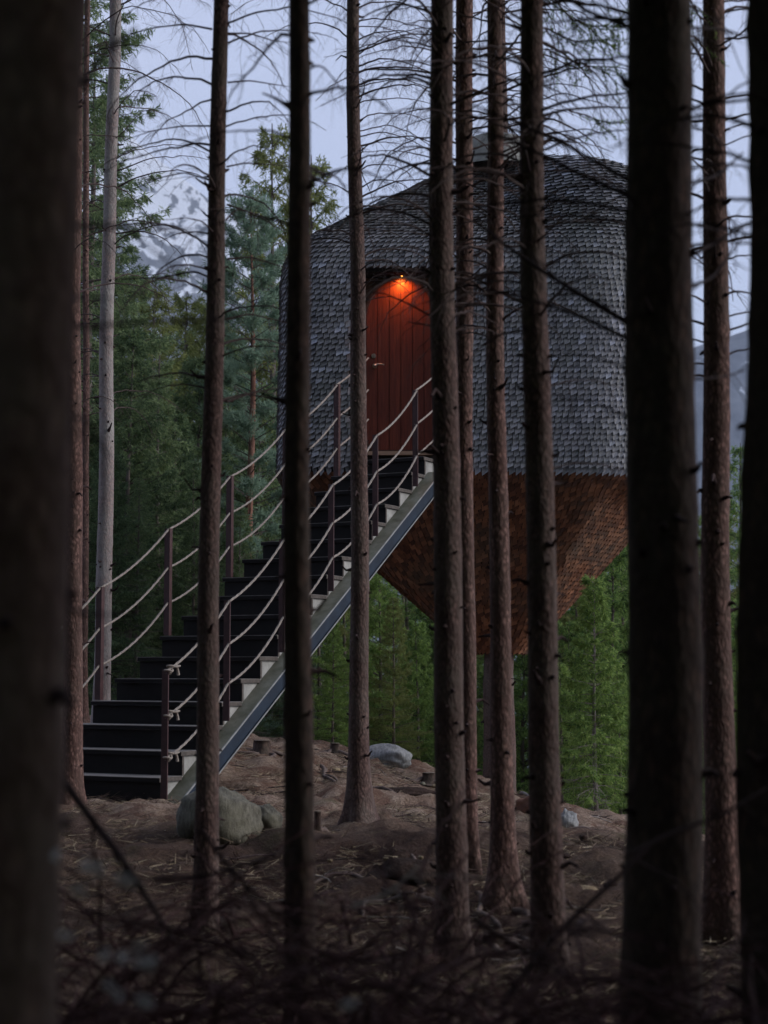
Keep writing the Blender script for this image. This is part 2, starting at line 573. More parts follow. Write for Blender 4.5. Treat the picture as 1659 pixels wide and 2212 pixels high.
# doorway niche in the front wall
NX0, NX1 = float(at(767, 800, YF)[0]), float(at(975, 800, YF)[0])
NZ1, NZ0 = float(at(866, 587, YF)[2]), float(at(866, 987, YF)[2])
NDEP = .26

# profile tables (front direction) so that shingle rows are evenly spaced
_tau = np.linspace(0, 1, 400)
def _sm(a, k=13):
    b = np.pad(a, k, mode='edge')
    return np.convolve(b, np.ones(2 * k + 1) / (2 * k + 1), 'valid')
_rho = _sm(np.interp(_tau, [0, .06, .16, .26, .90, .97, 1.0], [1, .995, .972, .925, .22, .10, .0]))
_rhoR = _sm(np.interp(_tau, [0, .3, .6, .78, .88, .95, 1.0], [1, .992, .955, .86, .70, .45, .0]))
_rho[-1] = _rhoR[-1] = 0
_h = Z_APEX - Z_TOP
_arc = np.concatenate([[0], np.cumsum(np.hypot(np.diff(_rho) * 1.75, np.diff(_tau) * _h))])
ROOF_LEN = _arc[-1]
WALL_LEN = Z_TOP - Z_BOT
CONE_LEN = math.hypot(Z_BOT - Z_TIP, 1.6)

def surf(s, t):
    """s along the outline (m), t along the profile (m): <0 underside, 0..WALL_LEN walls, above that roof"""
    s, t = np.broadcast_arrays(np.asarray(s, float), np.asarray(t, float))
    o = outline(s)
    dx, dy = o[..., 0] - CX, o[..., 1] - CY
    c = dx / np.hypot(dx, dy)
    tau = np.interp(t - WALL_LEN, _arc, _tau)
    w = sstep(-.05, .9, c)
    rho = np.interp(tau, _tau, _rho) * (1 - w) + np.interp(tau, _tau, _rhoR) * w
    rho = np.where(t > WALL_LEN, rho, 1.0)
    zr = Z_TOP + tau * _h
    f = np.clip(-t / CONE_LEN, 0, 1)
    # the front right corner becomes a flat facet below the walls
    kx, ky = X1 - 1.35, Y0 + 1.35
    an = np.arctan2(o[..., 1] - ky, o[..., 0] - kx)
    a0, a1 = -math.pi / 2 + .27, 0.0
    onarc = (o[..., 0] > kx) & (o[..., 1] < ky) & (an > a0)
    uu = np.clip((an - a0) / (a1 - a0), 0, 1)
    cxx = kx + 1.35 * (math.cos(a0) * (1 - uu) + uu)
    cyy = ky + 1.35 * math.sin(a0) * (1 - uu)
    bl = np.where(onarc & (t < 0), sstep(0, .16, f), 0)
    o = np.stack([o[..., 0] * (1 - bl) + cxx * bl, o[..., 1] * (1 - bl) + cyy * bl], -1)
    # under the walls everything runs down to a collar round the host trunk
    ang = np.arctan2(o[..., 1] - AX[1], o[..., 0] - AX[0])
    bx, by = AX[0] + .30 * np.cos(ang), AX[1] + .30 * np.sin(ang)
    x = np.where(t < 0, o[..., 0] * (1 - f) + bx * f, CX + dx * rho)
    y = np.where(t < 0, o[..., 1] * (1 - f) + by * f, CY + dy * rho)
    z = np.where(t < 0, Z_BOT - f * (Z_BOT - Z_TIP), np.where(t > WALL_LEN, zr, Z_BOT + t))
    # soften the lower edge of the walls and let them flare a touch downwards
    fl = .03 * sstep(WALL_LEN, 0, t) * (t >= 0)
    x = x + fl * c
    # niche
    ins = (x > NX0) & (x < NX1) & (z > NZ0) & (z < NZ1) & (y < YF + .6)
    y = y + NDEP * ins
    return np.stack([x, y, z], -1), ins

def hull():
    ss = np.unique(np.concatenate([np.linspace(0, PER, 260), np.linspace(.3, 3.6, 170)]))
    tt = np.concatenate([np.linspace(-CONE_LEN, -.02, 40), np.linspace(0, WALL_LEN, 110), np.linspace(WALL_LEN + .02, WALL_LEN + ROOF_LEN, 60)])
    S, T = np.meshgrid(ss, tt)
    P, _ = surf(S, T)
    cen = np.array([CX, CY, .5 * (Z_BOT + Z_TOP)])
    P = cen + (P - cen) * .994
    n = len(ss)
    i = (np.arange(len(tt) - 1)[:, None] * n + np.arange(n - 1)[None]).reshape(-1)
    m = MB()
    m.addq(P.reshape(-1, 3), np.stack([i, i + 1, i + n + 1, i + n], -1))
    return m

def shingles(t0, t1, expo, wid, seed, niche_only=False, lft=(.026, .038)):
    g = np.random.default_rng(seed)
    V, F, cnt = [], [], 0
    rows = int(round((t1 - t0) / expo))
    for r in range(rows):
        t = t0 + (r) * expo
        ring, _ = surf(np.linspace(0, PER, 200), t + expo * .5)
        per = np.hypot(*np.diff(ring[:, :2], axis=0).T).sum()
        n = max(8, int(per / wid))
        w = g.uniform(.86, 1.14, n)
        e = np.concatenate([[0], np.cumsum(w)])
        e = e / e[-1] * PER + g.uniform(0, PER)
        gap = .05 * PER / n
        s0, s1 = e[:-1] + gap, e[1:] - gap
        jit = g.normal(0, .03, n) * expo
        sl = g.uniform(.46, .60, n) * expo          # slanted, saw-tooth lower edge
        tb0 = t + jit - sl * .5
        tb1 = t + jit + sl * .5
        tt = np.full(n, t + expo * 1.3)
        top_lim = t1 + .5 if t1 > WALL_LEN else t1 + expo
        tt = np.minimum(tt, top_lim)
        def pos(s, tv, off):
            p, ins = surf(s, tv)
            pe, _ = surf(s + .004, tv)
            pu, _ = surf(s, tv + .004)
            pd, _ = surf(s, tv - .004)
            nn = np.cross(pe - p, pu - pd)
            nn /= np.linalg.norm(nn, axis=-1)[:, None] + 1e-9
            bad = np.abs(nn).sum(-1) < .1
            nn[bad] = (0, -1, 0)
            nn = np.where((np.abs(nn[:, 2]) > .9)[:, None] & ins[:, None], np.array([0, -1.0, 0]), nn)
            return p + nn * np.broadcast_to(off, (len(s),))[:, None], ins
        lift = g.uniform(*lft, n)
        c, insc = surf(.5 * (s0 + s1), .5 * (tb0 + tt))
        a0, i0 = pos(s0, tb0, lift); a1, i1 = pos(s1, tb1, lift)
        a2, i2 = pos(s1, tt, .003); a3, i3 = pos(s0, tt, .003)
        b0, _ = pos(s0, tb0, lift - .013); b1, _ = pos(s1, tb1, lift - .013)
        b2, _ = pos(s1, tt, -.006); b3, _ = pos(s0, tt, -.006)
        allin = i0 & i1 & i2 & i3
        none = ~(i0 | i1 | i2 | i3)
        keep = allin if niche_only else none
        # nothing where the surface turns too fast
        ed = np.linalg.norm(a0 - a3, axis=1)
        keep = keep & (ed < expo * 3.2)
        A = np.stack([a0, a1, a2, a3, b0, b1, b2, b3], 1)[keep]
        k = len(A)
        if not k:
            continue
        V.append(A.reshape(-1, 3))
        base = cnt + np.arange(k)[:, None, None] * 8
        q = np.array([[0, 1, 2, 3], [4, 5, 1, 0], [5, 6, 2, 1], [7, 4, 0, 3], [7, 6, 5, 4]])[None]
        F.append((base + q).reshape(-1, 4))
        cnt += k * 8
    m = MB()
    if V:
        m.addq(np.concatenate(V), np.concatenate(F))
    return m

house = thing('treehouse', (AX[0], AX[1], 0), 'pine cone shaped treehouse clad in grey wooden shingles, hung on a tree above the slope', 'treehouse')
part(hull(), 'hull', HULL, house)
part(shingles(0, WALL_LEN, .063, .075, 1), 'wall', SH_GREY, house)
part(shingles(WALL_LEN, WALL_LEN + ROOF_LEN * .97, .063, .075, 2), 'roof', SH_GREY, house)
part(shingles(-CONE_LEN * .985, 0, .060, .070, 3, lft=(.012, .020)), 'underside', SH_BROWN, house)
part(shingles(0, WALL_LEN, .066, .07, 4, True), 'door_surround', SH_NICHE, house)

# cap round the host trunk on the roof
c = MB()
ca = at(1070, 312, 20.1)
ph = np.linspace(0, 2 * math.pi, 33)[:-1]
prof = [(.50, -.34), (.44, -.10), (.41, .0), (.33, .045), (.2, .06)]
vs = np.array([[ca[0] + r * math.cos(a) * 1.0, ca[1] + r * math.sin(a), ca[2] + z] for r, z in prof for a in ph])
fs = [(k * 32 + j, k * 32 + (j + 1) % 32, (k + 1) * 32 + (j + 1) % 32, (k + 1) * 32 + j) for k in range(len(prof) - 1) for j in range(32)]
fs.append(tuple(len(vs) - 32 + j for j in range(32)))
c.add(vs, fs)
part(c, 'roof_cap', plain('cap_lead', (.15, .15, .14), (.28, .28, .26), 6, .7, .3), house, True)

# door
YD = YF + NDEP - .075
dc = at(866, 972, YD)
DZ0, DZ1 = dc[2], at(866, 603, YD)[2]
DXC, DHW = dc[0], 76 / FPX * YD

def door_outline(grow=0.0, n=40):
    hw = DHW + grow
    z0, z1 = DZ0 - grow, DZ1 + grow
    rt, rb = .50 + grow, .17 + grow
    pts = []
    for a in np.linspace(0, math.pi, n):
        pts.append((hw * math.cos(a), z1 - rt + rt * math.sin(a)))
    for a in np.linspace(math.pi, 1.5 * math.pi, 12):
        pts.append((-hw + rb + rb * math.cos(a), z0 + rb + rb * math.sin(a)))
    for a in np.linspace(1.5 * math.pi, 2 * math.pi, 12):
        pts.append((hw - rb + rb * math.cos(a), z0 + rb + rb * math.sin(a)))
    return np.array(pts)

do = door_outline()
def zspan(x):
    """door height range at offset x"""
    k = (do[:-1, 0] - x) * (np.roll(do, -1, 0)[:-1, 0] - x) <= 0
    zz = []
    for i in np.where(k)[0]:
        a, b = do[i], do[(i + 1) % len(do)]
        t = 0 if abs(b[0] - a[0]) < 1e-9 else (x - a[0]) / (b[0] - a[0])
        zz.append(a[1] + t * (b[1] - a[1]))
    return (min(zz), max(zz)) if len(zz) > 1 else (DZ0 + .2, DZ1 - .5)
door = MB()
edges = np.linspace(-DHW + .001, DHW - .001, 7)
for a, b in zip(edges[:-1], edges[1:]):
    xs = np.linspace(a + .0035, b - .0035, 9)
    up = [(x, zspan(x)[1]) for x in xs]
    lo = [(x, zspan(x)[0]) for x in xs[::-1]]
    poly = up + lo
    n = len(poly)
    fr = [(DXC + x, YD, z) for x, z in poly]
    bk = [(DXC + x, YD + .03, z) for x, z in poly]
    door.add(fr + bk, [tuple(range(n))] + [(i, i + n, (i + 1) % n + n, (i + 1) % n) for i in range(n)])
d_o = part(door, 'door', DOOR, house)
fr = MB()
o0, o1, o2 = door_outline(-.004), door_outline(.0), door_outline(.035)
n = len(o0)
rings = [(o1, YD + .045), (o1, YD - .012), (o2, YD - .012), (o2, YD + .07)]
vs = [(DXC + x, y, z) for o, y in rings for x, z in o]
fr.add(vs, [(k * n + i, k * n + (i + 1) % n, (k + 1) * n + (i + 1) % n, (k + 1) * n + i) for k in range(3) for i in range(n)])
bkp = [(DXC + x, YD + .032, z) for x, z in o1]
fr.add(bkp, [tuple(range(n))])
part(fr, 'door_frame', DOOR_TRIM, house)
hp = at(804, 790, YD)
hd = MB()
def disc(m, c, r, th, sides=20):
    m.tube([c, c + np.array([0, -th, 0])], r, sides)
disc(hd, np.array([hp[0] + .03, YD, hp[2] - .005]), .027, .012)
disc(hd, np.array([hp[0] + .03, YD - .012, hp[2] - .005]), .011, .04)
hd.tube([(hp[0] + .03, YD - .05, hp[2] - .003), (hp[0] + .06, YD - .055, hp[2] + .008), (hp[0] + .10, YD - .055, hp[2] + .009), (hp[0] + .135, YD - .052, hp[2] + .002)], [.011, .010, .009, .008], 8)
part(hd, 'handle', BRASS, d_o, True)
lk = MB()
lp = at(803, 769, YD)
disc(lk, np.array([lp[0] + .022, YD, lp[2]]), .026, .014)
disc(lk, np.array([lp[0] + .022, YD - .014, lp[2]]), .013, .01)
part(lk, 'lock', BRASS, d_o)
sl = MB()
sx0, sx1 = NX0 + .01, NX1 - .01
zs = at(866, 975, YF)[2]
sl.box((sx0, YF - .05, zs - .045), (sx1 - sx0, 0, 0), (0, NDEP + .02, 0), (0, 0, .042))
part(sl, 'sill', SILL, house)

lin = MB()
lin.box((NX0 - .02, YF + NDEP - .03, NZ0), (NX1 - NX0 + .04, 0, 0), (0, .012, 0), (0, 0, NZ1 - NZ0 + .03))
lin.box((NX0 - .02, YF + .04, NZ1 + .004), (NX1 - NX0 + .04, 0, 0), (0, NDEP - .06, 0), (0, 0, .014))
for xx_ in (NX0 - .018, NX1 + .004):
    lin.box((xx_, YF + .05, NZ0 + .002), (.014, 0, 0), (0, NDEP - .07, 0), (0, 0, NZ1 - NZ0))
part(lin, 'door_lining', plain('lining_boards', (.07, .032, .022), (.16, .08, .055), 16, .75, .25, stretch=(1, 1, .1)), house)

# wall lamp above the door
lpz = at(868, 599, YD)
LX, LZ = lpz[0], DZ1 + .035
lamp = thing('wall_lamp', (LX, YD, LZ), 'small lit warm lamp tucked above the arched door', 'lamp')
m = MB()
m.box((LX - .045, YD - .07, LZ + .035), (.09, 0, 0), (0, .075, 0), (0, 0, .02))
m.tube([(LX, YD - .03, LZ + .04), (LX, YD - .03, LZ + .02)], .02, 12)
part(m, 'lamp_holder', DOOR_TRIM, lamp)
m = MB()
zz = np.linspace(.02, -.02, 7)
m.tube([(LX, YD - .035, LZ + z) for z in zz], [.005, .009, .012, .013, .012, .008, .003], 12)
part(m, 'bulb', BULB, lamp, True)
ld = bpy.data.lights.new('lamp_light', 'SPOT')
ld.energy = 15.0
ld.color = (1, .27, .04)
ld.spot_size = math.radians(150)
ld.spot_blend = 1.0
ld.shadow_soft_size = .03
lo = bpy.data.objects.new('lamp_light', ld)
COL.objects.link(lo)
lo.parent = lamp
lo.location = (0, -.085, -.03)
lo.rotation_euler = (math.radians(14), 0, 0)

# ------------------------------------------------------------------ staircase
SX, SY, SZ = -1.9215, 13.4932, 0.003
SA, SB, SR = .13823, .26922, .195
TD = math.hypot(SA, SB)
D2 = np.array([SA / TD, SB / TD, 0])
W2 = np.array([D2[1], -D2[0], 0])                # towards the right edge of the flight
UP = np.array([0, 0, 1.0])
def sp(k, w=0.0, h=0.0):
    """point on the flight: step k, w metres left of the right edge, h above the tread line"""
    return np.array([SX + k * SA, SY + k * SB, SZ + k * SR + h]) - W2 * w
def width(k):
    return 1.5 - .034 * k
stairs = thing('staircase', sp(0, .7), 'straight outdoor staircase of dark boards on a blue steel beam, climbing to the door', 'staircase')
NST = 17
for k in range(1, NST + 1):
    wd = width(k)
    m = MB()
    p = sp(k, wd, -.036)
    m.box(p - D2 * .018, W2 * (wd - .001), D2 * (TD + .016), UP * .031, 1)  # body in riser black, so the dark front is set by colour
    m.box(p - D2 * .0205 + UP * .0312, W2 * (wd - .0015), D2 * (TD + .018), UP * .006, 0)  # thin paler top layer, a painted highlight along each step
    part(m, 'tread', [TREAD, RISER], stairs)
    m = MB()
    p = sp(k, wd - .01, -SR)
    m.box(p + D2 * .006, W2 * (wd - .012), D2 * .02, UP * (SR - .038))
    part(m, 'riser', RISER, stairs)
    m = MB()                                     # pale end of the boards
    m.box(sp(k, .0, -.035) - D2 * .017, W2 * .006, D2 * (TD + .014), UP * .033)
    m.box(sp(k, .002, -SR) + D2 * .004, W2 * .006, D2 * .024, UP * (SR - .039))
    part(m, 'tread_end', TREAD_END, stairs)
for side in (0, 1):                              # saw-tooth cheeks
    m = MB()
    for k in range(1, NST + 1):
        w = .016 if side == 0 else width(k) - .03
        a = sp(k, w, -.038) + D2 * .026
        b = sp(k, w, -.038) + D2 * (TD + .02)
        c0 = sp(k, w, -SR - .20) + D2 * .026
        c1 = sp(k + 1, w, -SR - .20) + D2 * .02
        th = W2 * (.02)
        m.add([a, b, c1, c0, a + th * -1, b - th, c1 - th, c0 - th], [(0, 3, 2, 1), (4, 5, 6, 7), (0, 1, 5, 4), (1, 2, 6, 5), (2, 3, 7, 6), (3, 0, 4, 7)])
    part(m, 'cheek', INFILL, stairs)

SLOPE = unit(np.array([SA, SB, SR]))
SN = unit(np.cross(W2, SLOPE))                   # normal of the flight, pointing up
if SN[2] < 0: SN = -SN
BLEN = np.linalg.norm([SA, SB, SR])
def stringer(wof, full):
    """box beam below the cheeks; wof: metres outside the edge"""
    b0 = sp(-1.2, 0, -SR - .035)
    L = SLOPE * BLEN * (NST + 1.6)
    m = MB()
    m.box(b0 + W2 * (wof - .15) - SN * .14, W2 * .135, L, SN * .130, 0)
    m.box(b0 + W2 * (wof - .17) - SN * .012, W2 * .168, L * 1.0, SN * .012, 1)
    m.box(b0 + W2 * (wof - .0018) - SN * .013, W2 * .008, L, SN * .0145, 2)
    m.box(b0 + W2 * (wof - .16) - SN * .152, W2 * .158, L, SN * .012, 0)
    m.box(b0 + W2 * (wof - .0018) - SN * .152, W2 * .006, L, SN * .012, 2)
    return m
part(stringer(.145, True), 'beam', [BEAM, FLANGE, EDGE], stairs)
m = MB()
for k in range(0, NST):
    pass
bL0, bL1 = sp(-.2, width(0) + .0, -SR - .05), sp(NST + .4, width(NST) + .0, -SR - .05)
m.box(bL0 - SN * .19, W2 * .12, bL1 - bL0, SN * .19)
part(m, 'beam', [BEAM], stairs)

RH = 1.04
def post(k, right):
    m = MB()
    if right:
        base = sp(k, -.055, -SR - .035 + .5 * SR)
        base[2] = sp(k, 0, -SR - .03)[2] + .45 * SR
        if k < 2: base[2] = float(ground(base[0], base[1])) - .05
    else:
        base = sp(k, width(k) - .02, -.02)
    top = sp(k, -.055 if right else width(k) - .02, RH - (.16 if right else .06))
    hgt = top[2] - base[2]
    dvec = unit(D2 * .8 - W2 * .35) if right else unit(D2 * .5 + W2 * .9)
    wv = np.cross(UP, dvec)
    m.box(base - W2 * .03, W2 * .06, D2 * (.012 if right else .045), UP * hgt)
    part(m, 'post', STEEL_RED, stairs)
    return base, top

def rope_between(a, b, sag, mname='rope', extra=None):
    n = 90
    t = np.linspace(0, 1, n)
    P = a[None] * (1 - t[:, None]) + b[None] * t[:, None]
    P[:, 2] -= sag * 4 * t * (1 - t)
    L = np.linalg.norm(b - a)
    tw = 2 * math.pi * L / (.085 * n)
    m = MB()
    m.tube(P, .0098, 12, ring=lambda i, ph: 1 + .17 * np.cos(3 * ph - i * tw * 1.0))
    return m

KP = [1.0, 4.0, 7.0, 10.0, 13.0, 16.0]
for right in (True, False):
    tops = []
    for k in KP:
        b, t = post(k + (-.1 if right else .15), right)
        tops.append(t)
    for lvl, dz in enumerate((0.0, -.36, -.69)):
        for a, b in zip(tops[:-1], tops[1:]):
            off = (W2 * .02 if right else W2 * .012)
            o = part(rope_between(a + UP * (dz - .01) + off, b + UP * (dz - .01) + off, .06 + .010 * lvl), 'rope', ROPE, stairs, True)
        # last length up to the wall beside the door
        a = tops[-1] + UP * (dz - .01)
        e = a + D2 * .75 + UP * .40
        e[1] = min(e[1], YF + .02)
        part(rope_between(a, e, .02), 'rope', ROPE, stairs, True)
    if right:
        for dz in (0, -.36, -.69):             # lashed ends at the lowest post
            c = tops[0] + UP * (dz - .01) + W2 * .02
            m = MB()
            tt = np.linspace(0, 1, 60)
            g = np.random.default_rng(int(-dz * 100))
            P = c + np.stack([.024 * np.cos(tt * 19) , .024 * np.sin(tt * 19) * .7, (tt - .5) * .05 + .02 * np.sin(tt * 9)], 1) + (D2[None] * (tt[:, None] * .05))
            m.tube(P, .0095, 7)
            P = c + D2 * .09 + UP * .03 + np.stack([.026 * np.sin(tt * 17), .026 * np.cos(tt * 17), -.02 * tt], 1) + D2[None] * (tt[:, None] * .05) + UP[None] * tt[:, None] * .03
            m.tube(P, .0085, 7)
            m.tube([c + D2 * .13 + UP * .045, c + D2 * .15 + UP * .0, c + D2 * .16 - UP * .035], [.010, .011, .013], 7)
            part(m, 'knot', ROPE, stairs, True)

# ------------------------------------------------------------------ trees of the near stand
def dead_branch(mb, p0, azim, L, e0, e1, r0, g, twigs=1.0, sub=True, mi=0, tw_len=.34):
    """bare arching branch with side twigs"""
    n = 15
    az_ = azim
    pts = [np.array(p0, float)]
    dirs = []
    for i in range(n):
        t = i / (n - 1)
        el_ = e0 + (e1 - e0) * t ** 1.1 + g.normal(0, .11)
        az_ += g.normal(0, .10)
        d = np.array([math.cos(az_) * math.cos(el_), math.sin(az_) * math.cos(el_), math.sin(el_)])
        dirs.append(d)
        pts.append(pts[-1] + d * L / n)
    pts = np.array(pts)
    rad = r0 * (1 - np.linspace(0, 1, n + 1) * .86) + .0006
    mb.tube(pts, rad, 5, mi, cap=False)
    nt = int(L / .075 * twigs)
    for j in range(nt):
        t = g.uniform(.12, 1) ** .8
        x = t * n
        i = min(int(x), n - 1)
        p = pts[i] * (1 - (x - i)) + pts[i + 1] * (x - i)
        d = dirs[i]
        sd = 1 if j % 2 else -1
        side = np.cross(d, [0, 0, 1.0])
        side = unit(side) * sd
        l = tw_len * L ** .5 * g.uniform(.25, 1) * (1.05 - .6 * t)
        dv = unit(d * g.uniform(.35, .9) + side * g.uniform(.5, 1) + np.array([0, 0, g.uniform(-.55, .15)]))
        q = [p]
        for s in range(5):
            dv = unit(dv + np.array([g.normal(0, .13), g.normal(0, .13), -.12 + g.normal(0, .1)]))
            q.append(q[-1] + dv * l / 5)
        rr = max(.0015, r0 * .26 * (1 - .5 * t))
        mb.tube(q, np.linspace(rr, rr * .35, 6), 3, mi, cap=False)
        if sub and l > .10:
            for s in range(int(l / .07)):
                k = g.integers(1, 5)
                dd = unit(dv + g.normal(0, .75, 3) + np.array([0, 0, -.25]))
                ll = g.uniform(.04, .15)
                e = q[k] + dd * ll
                mm = q[k] + dd * ll * .5 + np.array([0, 0, .006])
                mb.tube([q[k], mm, e], [rr * .55, rr * .4, rr * .2], 3, mi, cap=False)

def trunk_mesh(p_bot, p_top, ztop, r_bot, r_top, g, flare=1.6, sides=22, stubs=60, zbase=None):
    """tapered trunk along the line through two surveyed points"""
    zb = float(ground(p_bot[0], p_bot[1])) - .12 if zbase is None else zbase
    dirv = (p_top - p_bot) / (p_top[2] - p_bot[2])
    seg = .07
    zs = np.concatenate([np.arange(zb, zb + 6.5, seg), np.linspace(zb + 6.6, ztop, 12)])
    ph = np.arange(sides) * 2 * math.pi / sides
    t = (zs - p_bot[2]) / (p_top[2] - p_bot[2])
    rad = np.clip(r_bot + (r_top - r_bot) * t, .02, None)
    hb = zs - zb - .12
    sd = g.uniform(0, 50)
    lobes = 1 + .22 * np.cos(3 * ph + sd)[None] * np.exp(-np.maximum(hb, 0) / .16)[:, None] + .12 * np.cos(5 * ph + 2 * sd)[None] * np.exp(-np.maximum(hb, 0) / .1)[:, None]
    fl = 1 + (flare - 1) * np.exp(-np.maximum(hb, 0) / .20)
    wob = .016 * np.sin(zs * 1.1 + sd) + .008 * np.sin(zs * 2.9 + 2 * sd)
    wob2 = .016 * np.sin(zs * 1.3 + 2 * sd) + .006 * np.sin(zs * 3.7 + sd)
    lump = 1 +   .018 * np.sin(3 * ph[None] + zs[:, None] * 2.3 + sd) * np.sin(zs[:, None] * 4.1 + 2 * ph[None]) \
        + .012 * np.sin(7 * ph[None] - zs[:, None] * 11) * np.sin(zs[:, None] * 17 + sd) + g.normal(0, .008, (len(zs), sides))
    # slight swelling at each branch whorl
    wh = np.exp(-(((zs + sd) % .43) / .05) ** 2) * .05
    rr = rad[:, None] * fl[:, None] * lobes * (lump + wh[:, None])
    cx = p_bot[0] + dirv[0] * (zs - p_bot[2]) + wob * (r_bot / .06)  * .5
    cy = p_bot[1] + dirv[1] * (zs - p_bot[2]) + wob2 * (r_bot / .06) * .5
    vs = np.stack([cx[:, None] + rr * np.cos(ph), cy[:, None] + rr * np.sin(ph), np.repeat(zs[:, None], sides, 1)], -1)
    m = MB()
    i = np.arange(len(zs) - 1)[:, None] * sides
    j = np.arange(sides)[None]
    j2 = (j + 1) % sides
    m.addq(vs.reshape(-1, 3), np.stack([i + j, i + j2, i + sides + j2, i + sides + j], -1).reshape(-1, 4))
    def axis(z):
        return np.array([np.interp(z, zs, cx), np.interp(z, zs, cy), z]), float(np.interp(z, zs, rad))
    for _ in range(stubs):                      # knots and snapped-off branch stubs
        z = zb + .3 + g.uniform(0, 1) * 6.0
        c, r = axis(z)
        a = g.uniform(0, 2 * math.pi)
        o = np.array([math.cos(a), math.sin(a), 0])
        ln = g.uniform(.008, .03) if g.random() < .75 else g.uniform(.03, .10)
        q0 = c + o * r * .85
        q1 = c + o * (r + ln * .5) + UP * ln * g.uniform(-.2, .4)
        q2 = c + o * (r + ln) + UP * ln * g.uniform(-.4, .8)
        rr0 = g.uniform(.006, .012) * (r / .06) ** .5
        m.tube([q0, q1, q2], [rr0 * 1.5, rr0 * .8, rr0 * .5], 6, 1)
    return m, axis, zb

NEAR = 'bare trunked spruces of the near stand'
def near_tree(d, xt, xb, vb, wt, wb, bark, label, seed, br=26, ztop=11, L=(.5, 1.1), zlo=None, flare=1.6, e0=(.15, .6), stubs=60, group=None, twig=TWIG, sub=True):
    g = np.random.default_rng(seed)
    pb, pt = at(xb, vb, d), at(xt, 0, d)
    k = d / FPX
    t = thing('spruce_tree', (pb[0], pb[1], float(ground(pb[0], pb[1]))), label, 'tree', group)
    m, axis, zb = trunk_mesh(pb, pt, ztop, wb / 2 * k, wt / 2 * k, g, flare, stubs=stubs)
    part(m, 'trunk', [bark, TWIG_DARK], t, True)
    c = MB()
    vis = at(xt, 0, d)[2] + .6
    lo = zlo if zlo is not None else 2.2
    for i in range(br):
        z = lo + (vis - lo) * (i + g.uniform(0, 1)) / br
        ce, r = axis(z)
        a = g.uniform(0, 2 * math.pi)
        if g.random() < .45:                    # most spread across the lighter gaps
            a = g.choice([0, math.pi]) + g.normal(0, .45)
        fr_ = (z - lo) / (vis - lo)
        ll = g.uniform(*L) * (.55 + .55 * fr_)
        dead_branch(c, ce + np.array([math.cos(a), math.sin(a), 0]) * r * .7, a, ll, g.uniform(*e0), g.uniform(-1.25, -.3), g.uniform(.0040, .0078) * (.8 + .3 * ll), g, .75 + .95 * fr_, sub)
    live_crown(c, axis, d, g)
    return t, c, axis, g

def live_crown(c, axis, d, g, n=1700, R=1.35):
    """green upper crown, high above the picture's upper edge"""
    z0 = EYE + .42 * d + 1.6
    tt = g.uniform(0, 1, n)
    cen = np.array([axis(z0 + t * 8.0)[0] for t in tt])
    a = g.uniform(0, 2 * math.pi, n)
    rr = R * (1 - .8 * tt) * g.uniform(.15, 1.1, n)
    o = np.stack([np.cos(a), np.sin(a), -g.uniform(.1, .5, n)], 1)
    p = cen + o * rr[:, None]
    l = g.uniform(.12, .32, n)
    sd = np.cross(o, g.normal(0, 1, (n, 3)))
    sd /= np.linalg.norm(sd, axis=1)[:, None]
    A = np.stack([p - o * l[:, None], p + sd * (l * .45)[:, None], p + o * l[:, None], p - sd * (l * .45)[:, None]], 1)
    c.addq(A.reshape(-1, 3), np.arange(n)[:, None] * 4 + np.array([[0, 1, 2, 3]]), 1)

def finish_tree(t, c, mats=None):
    if c.n:
        part(c, 'crown', [mats or TWIG, F_SPRUCE], t)

def sprays(c, pts, d, g, n=9, mi=1):
    """green needled twigs hanging along a surveyed line"""
    P = np.array([at(u, v, d) for u, v in pts])
    for _ in range(n):
        x = g.uniform(0, len(P) - 1.001)
        k = int(x)
        p = P[k] * (1 - x + k) + P[k + 1] * (x - k)
        dv = unit(P[k + 1] - P[k]) * .5 + g.normal(0, .5, 3) + np.array([0, 0, -.5])
        q = [p]
        L = g.uniform(.08, .24)
        for s_ in range(5):
            dv = unit(dv + g.normal(0, .2, 3))
            q.append(q[-1] + dv * L / 5)
        c.tube(q, np.linspace(.0022, .001, 6), 4, 0, cap=False)
        q = np.array(q)
        m_ = int(L * 330)
        tt = g.uniform(0, 4.999, m_)
        kk = tt.astype(int)
        b = q[kk] + (q[kk + 1] - q[kk]) * (tt - kk)[:, None]
        dd = unit(dv)[None] * .7 + g.normal(0, .55, (m_, 3))
        dd /= np.linalg.norm(dd, axis=1)[:, None]
        sd = np.cross(dd, g.normal(0, 1, (m_, 3)))
        sd /= np.linalg.norm(sd, axis=1)[:, None]
        l = g.uniform(.014, .024, m_)[:, None]
        A = np.stack([b, b + dd * l * .5 + sd * .0022, b + dd * l, b + dd * l * .5 - sd * .0022], 1)
        c.addq(A.reshape(-1, 3), np.arange(m_)[:, None] * 4 + np.array([[0, 1, 2, 3]]), mi)

